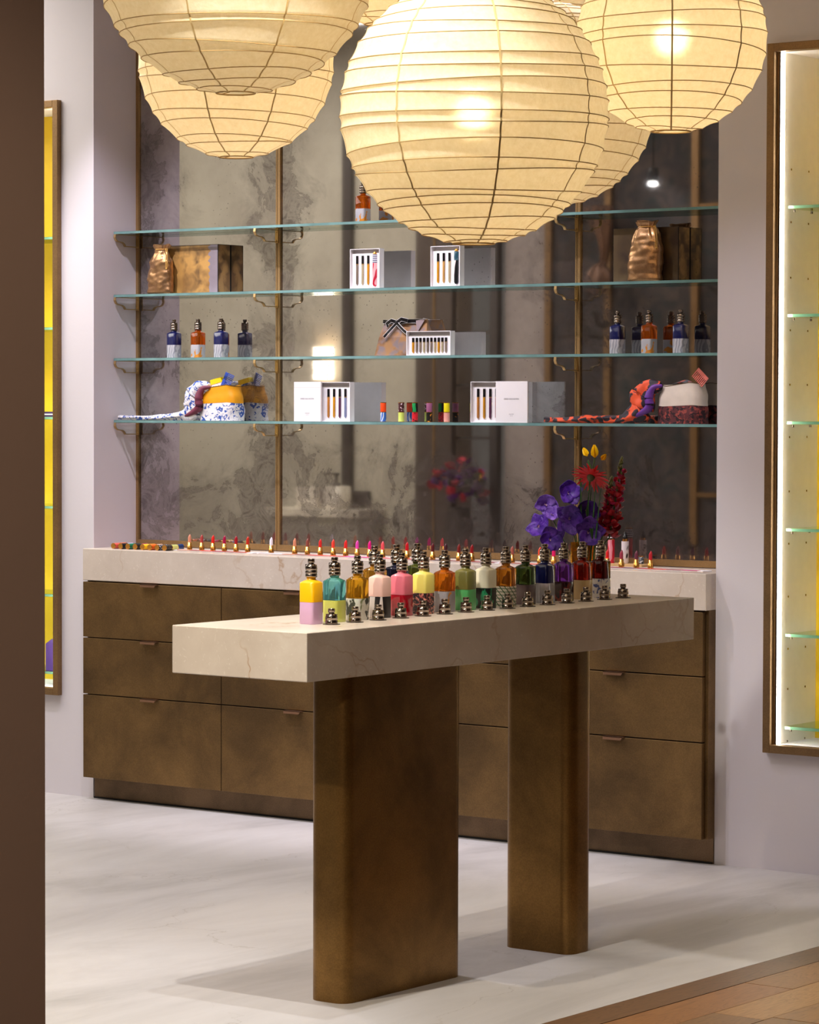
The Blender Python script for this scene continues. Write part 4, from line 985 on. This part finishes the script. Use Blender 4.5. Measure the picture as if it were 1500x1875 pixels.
for xx in (.0, .33, .80, 1.20): BX('batten', M['frame'], xx, xx + .035, 0, .02, 0.0, 3.25, tp)
for zz in (1.05, 2.35): BX('cross_rail', M['frame'], .835, 1.2, 0, .015, zz, zz + .02, tp)
mf = thing('metal_upright', (-1.555, YB, 0), 'dark upright metal frame on the cream wall, seen in the mirror', 'frame')
BX('upright', dk, 0, .055, 0, .03, .97, 3.0, mf); BX('foot_rail', dk, .055, .16, 0, .03, .97, 1.04, mf)
dfm = thing('door_frame', (-.98, YB, 0), 'dark brown timber door frame with a highlight built as a brass strip, seen in the mirror', 'door frame')
BX('jamb', plain('far_brown', (78, 66, 58), .5), -.10, .115, .021, .06, 0, 2.9, dfm); BX('highlight_strip', M['brass'], .01, .016, .06, .066, 0, 2.9, dfm); BX('jamb', dk, .33, .372, .011, .05, 0, 2.9, dfm)  # thin brass strip stands in for the vertical highlight on the frame
for k, zz in enumerate((1.30, 1.55, 1.80, 2.05)):
    BX('shelf_bar', dk, .115, .335, .0, .02, zz, zz + .012, dfm)
vt = thing('vanity_ledge', (-1.60, YB, .015), 'cream stone washstand ledge against the cream wall, seen in the mirror', 'washstand')
BX('ledge_top', plain('ledge_stone', (214, 206, 188), .4), -.30, .30, .002, .22, .90, .94, vt, .004); BX('ledge_apron', far, -.27, .27, .002, .19, .60, .90, vt, .004)
bx_ = thing('lidded_canister', (-1.675, YB + .10, .955), 'square cream lidded canister on the washstand ledge', 'canister')
wc = plain('cream_ceramic', (224, 216, 200), .4)
MB().loft([rsq(.076, .06, .014, z) for z in (0.0, .012)]).build('foot_plate', wc, bx_); MB().loft([rsq(.07, .055, .012, z) for z in (.012, .085)]).build('canister_body', wc, bx_); MB().loft([rsq(.071, .056, .012, z) for z in (.087, .103)]).build('canister_lid', wc, bx_)
sp = thing('soap_dispenser', (-1.530, YB + .10, .955), 'round cornered cream soap dispenser with metal pump', 'soap dispenser')
MB().loft([rsq(.062, .055, .03, z, 5) for z in (0, .105)] + [rsq(.055, .048, .03, .11, 5)]).build('dispenser_body', wc, sp)
MB().lathe([(.02, .11), (.02, .125), (.008, .127), (.008, .16), (.014, .162), (.014, .175)], 14).build('pump', dk, sp); MB().tube([(0, 0, .168), (-.06, 0, .170), (-.07, 0, .162)], .005, 6).build('spout', dk, sp)
wl = thing('wall_lamp', (-1.66, YB + .04, 1.585), 'glowing wavy glass wall lamp reflected in the middle mirror panel', 'lamp')
BX('back_plate', M['brass'], -.03, .03, -.038, -.03, .02, .12, wl)
mb = MB(); mb.loft([[((.060 + .004 * math.sin(z * 9 + 3 * a)) * math.cos(2 * PI * a / 24), (.030 + .003 * math.sin(z * 8 + a)) * math.sin(2 * PI * a / 24), .16 * z / 14) for a in range(24)] for z in range(15)], caps=False)
mb.build('glass_shade', emis('lamp_glass', (255, 240, 215), 2.2), wl)
sl = thing('ceiling_spotlight', (.30, YB + .12, 2.46), 'tiny bright spotlight reflected high in the right mirror panel', 'spotlight')
MB().lathe([(.02, 0), (.024, .05), (.02, .07)], 14).build('housing', M['black'], sl); MB().lathe([(.001, -.003), (.017, 0), (.019, .001)], 14).build('bulb', emis('spot_bulb', (255, 255, 255), 60), sl); MB().tube([(0, 0, .07), (0, 0, CZ - 2.46)], .005, 6).build('stem', M['black'], sl)
# draped copper cloth
dc = thing('copper_drape', (-.02, YB + .12, 1.95), 'copper coloured drape tied at the waist, seen in the right mirror panel', 'drape')
cl = bronze_mat('copper_cloth', (120, 92, 76), (150, 116, 96), .6, .4); secs = []
for k in range(24):
    u = k / 23; wd = .10 - .085 * math.sin(PI * min(1, u / .62) / 2) if u < .62 else .015 + .06 * math.sin((u - .62) / .38 * PI)
    off = .06 * math.sin(u * PI) * (1 if u < .62 else .6)
    secs.append([((wd) * math.cos(2 * PI * i / 28) * (1 + .1 * math.sin(6 * 2 * PI * i / 28)) + off, (.02 + .3 * wd) * math.sin(2 * PI * i / 28) * (1 + .25 * math.sin(7 * 2 * PI * i / 28)), .42 * (1 - u)) for i in range(28)])
MB().loft(secs).build('cloth', cl, dc)
# second bouquet
sb = thing('flower_bouquet', (-.735, YB + .17, .80), 'purple and red bouquet in a dark doorway, reflected in the middle panel', 'bouquet')
MB().lathe([(.05, 0), (.07, .08), (.05, .16), (.055, .18)], 16).build('dark_vase', dk, sb)
rr = random.Random(5)
fm = [plain('far_purple', (96, 40, 120), .6), plain('far_red', (190, 40, 60), .6), plain('far_plum', (70, 36, 84), .6), plain('far_yellow', (230, 180, 30), .6), stem_m]
for k in range(70):
    a, b = rr.uniform(0, 2 * PI), rr.uniform(-.3, 1); r_ = .13 * rr.uniform(.6, 1)
    o = petal_mesh(.06, .05, .6, .3, 3, 3).build('petal', fm[0 if k % 3 == 0 else (2 if k % 3 == 1 else (1 if k % 4 else (3 if k % 5 == 0 else 4)))], sb)
    o.location = (r_ * math.cos(a) * math.cos(b * 1.4), r_ * math.sin(a) * math.cos(b * 1.4) * .7, .26 + r_ * math.sin(b * 1.4)); o.rotation_euler = (rr.uniform(-2, 2), rr.uniform(-1, 1), a)
pd = thing('plinth_stand', (-.735, YB + .17, 0), 'dark stand under the reflected bouquet', 'stand')
BX('stand_body', dk, -.10, .10, -.10, .10, 0, .80, pd, .003)
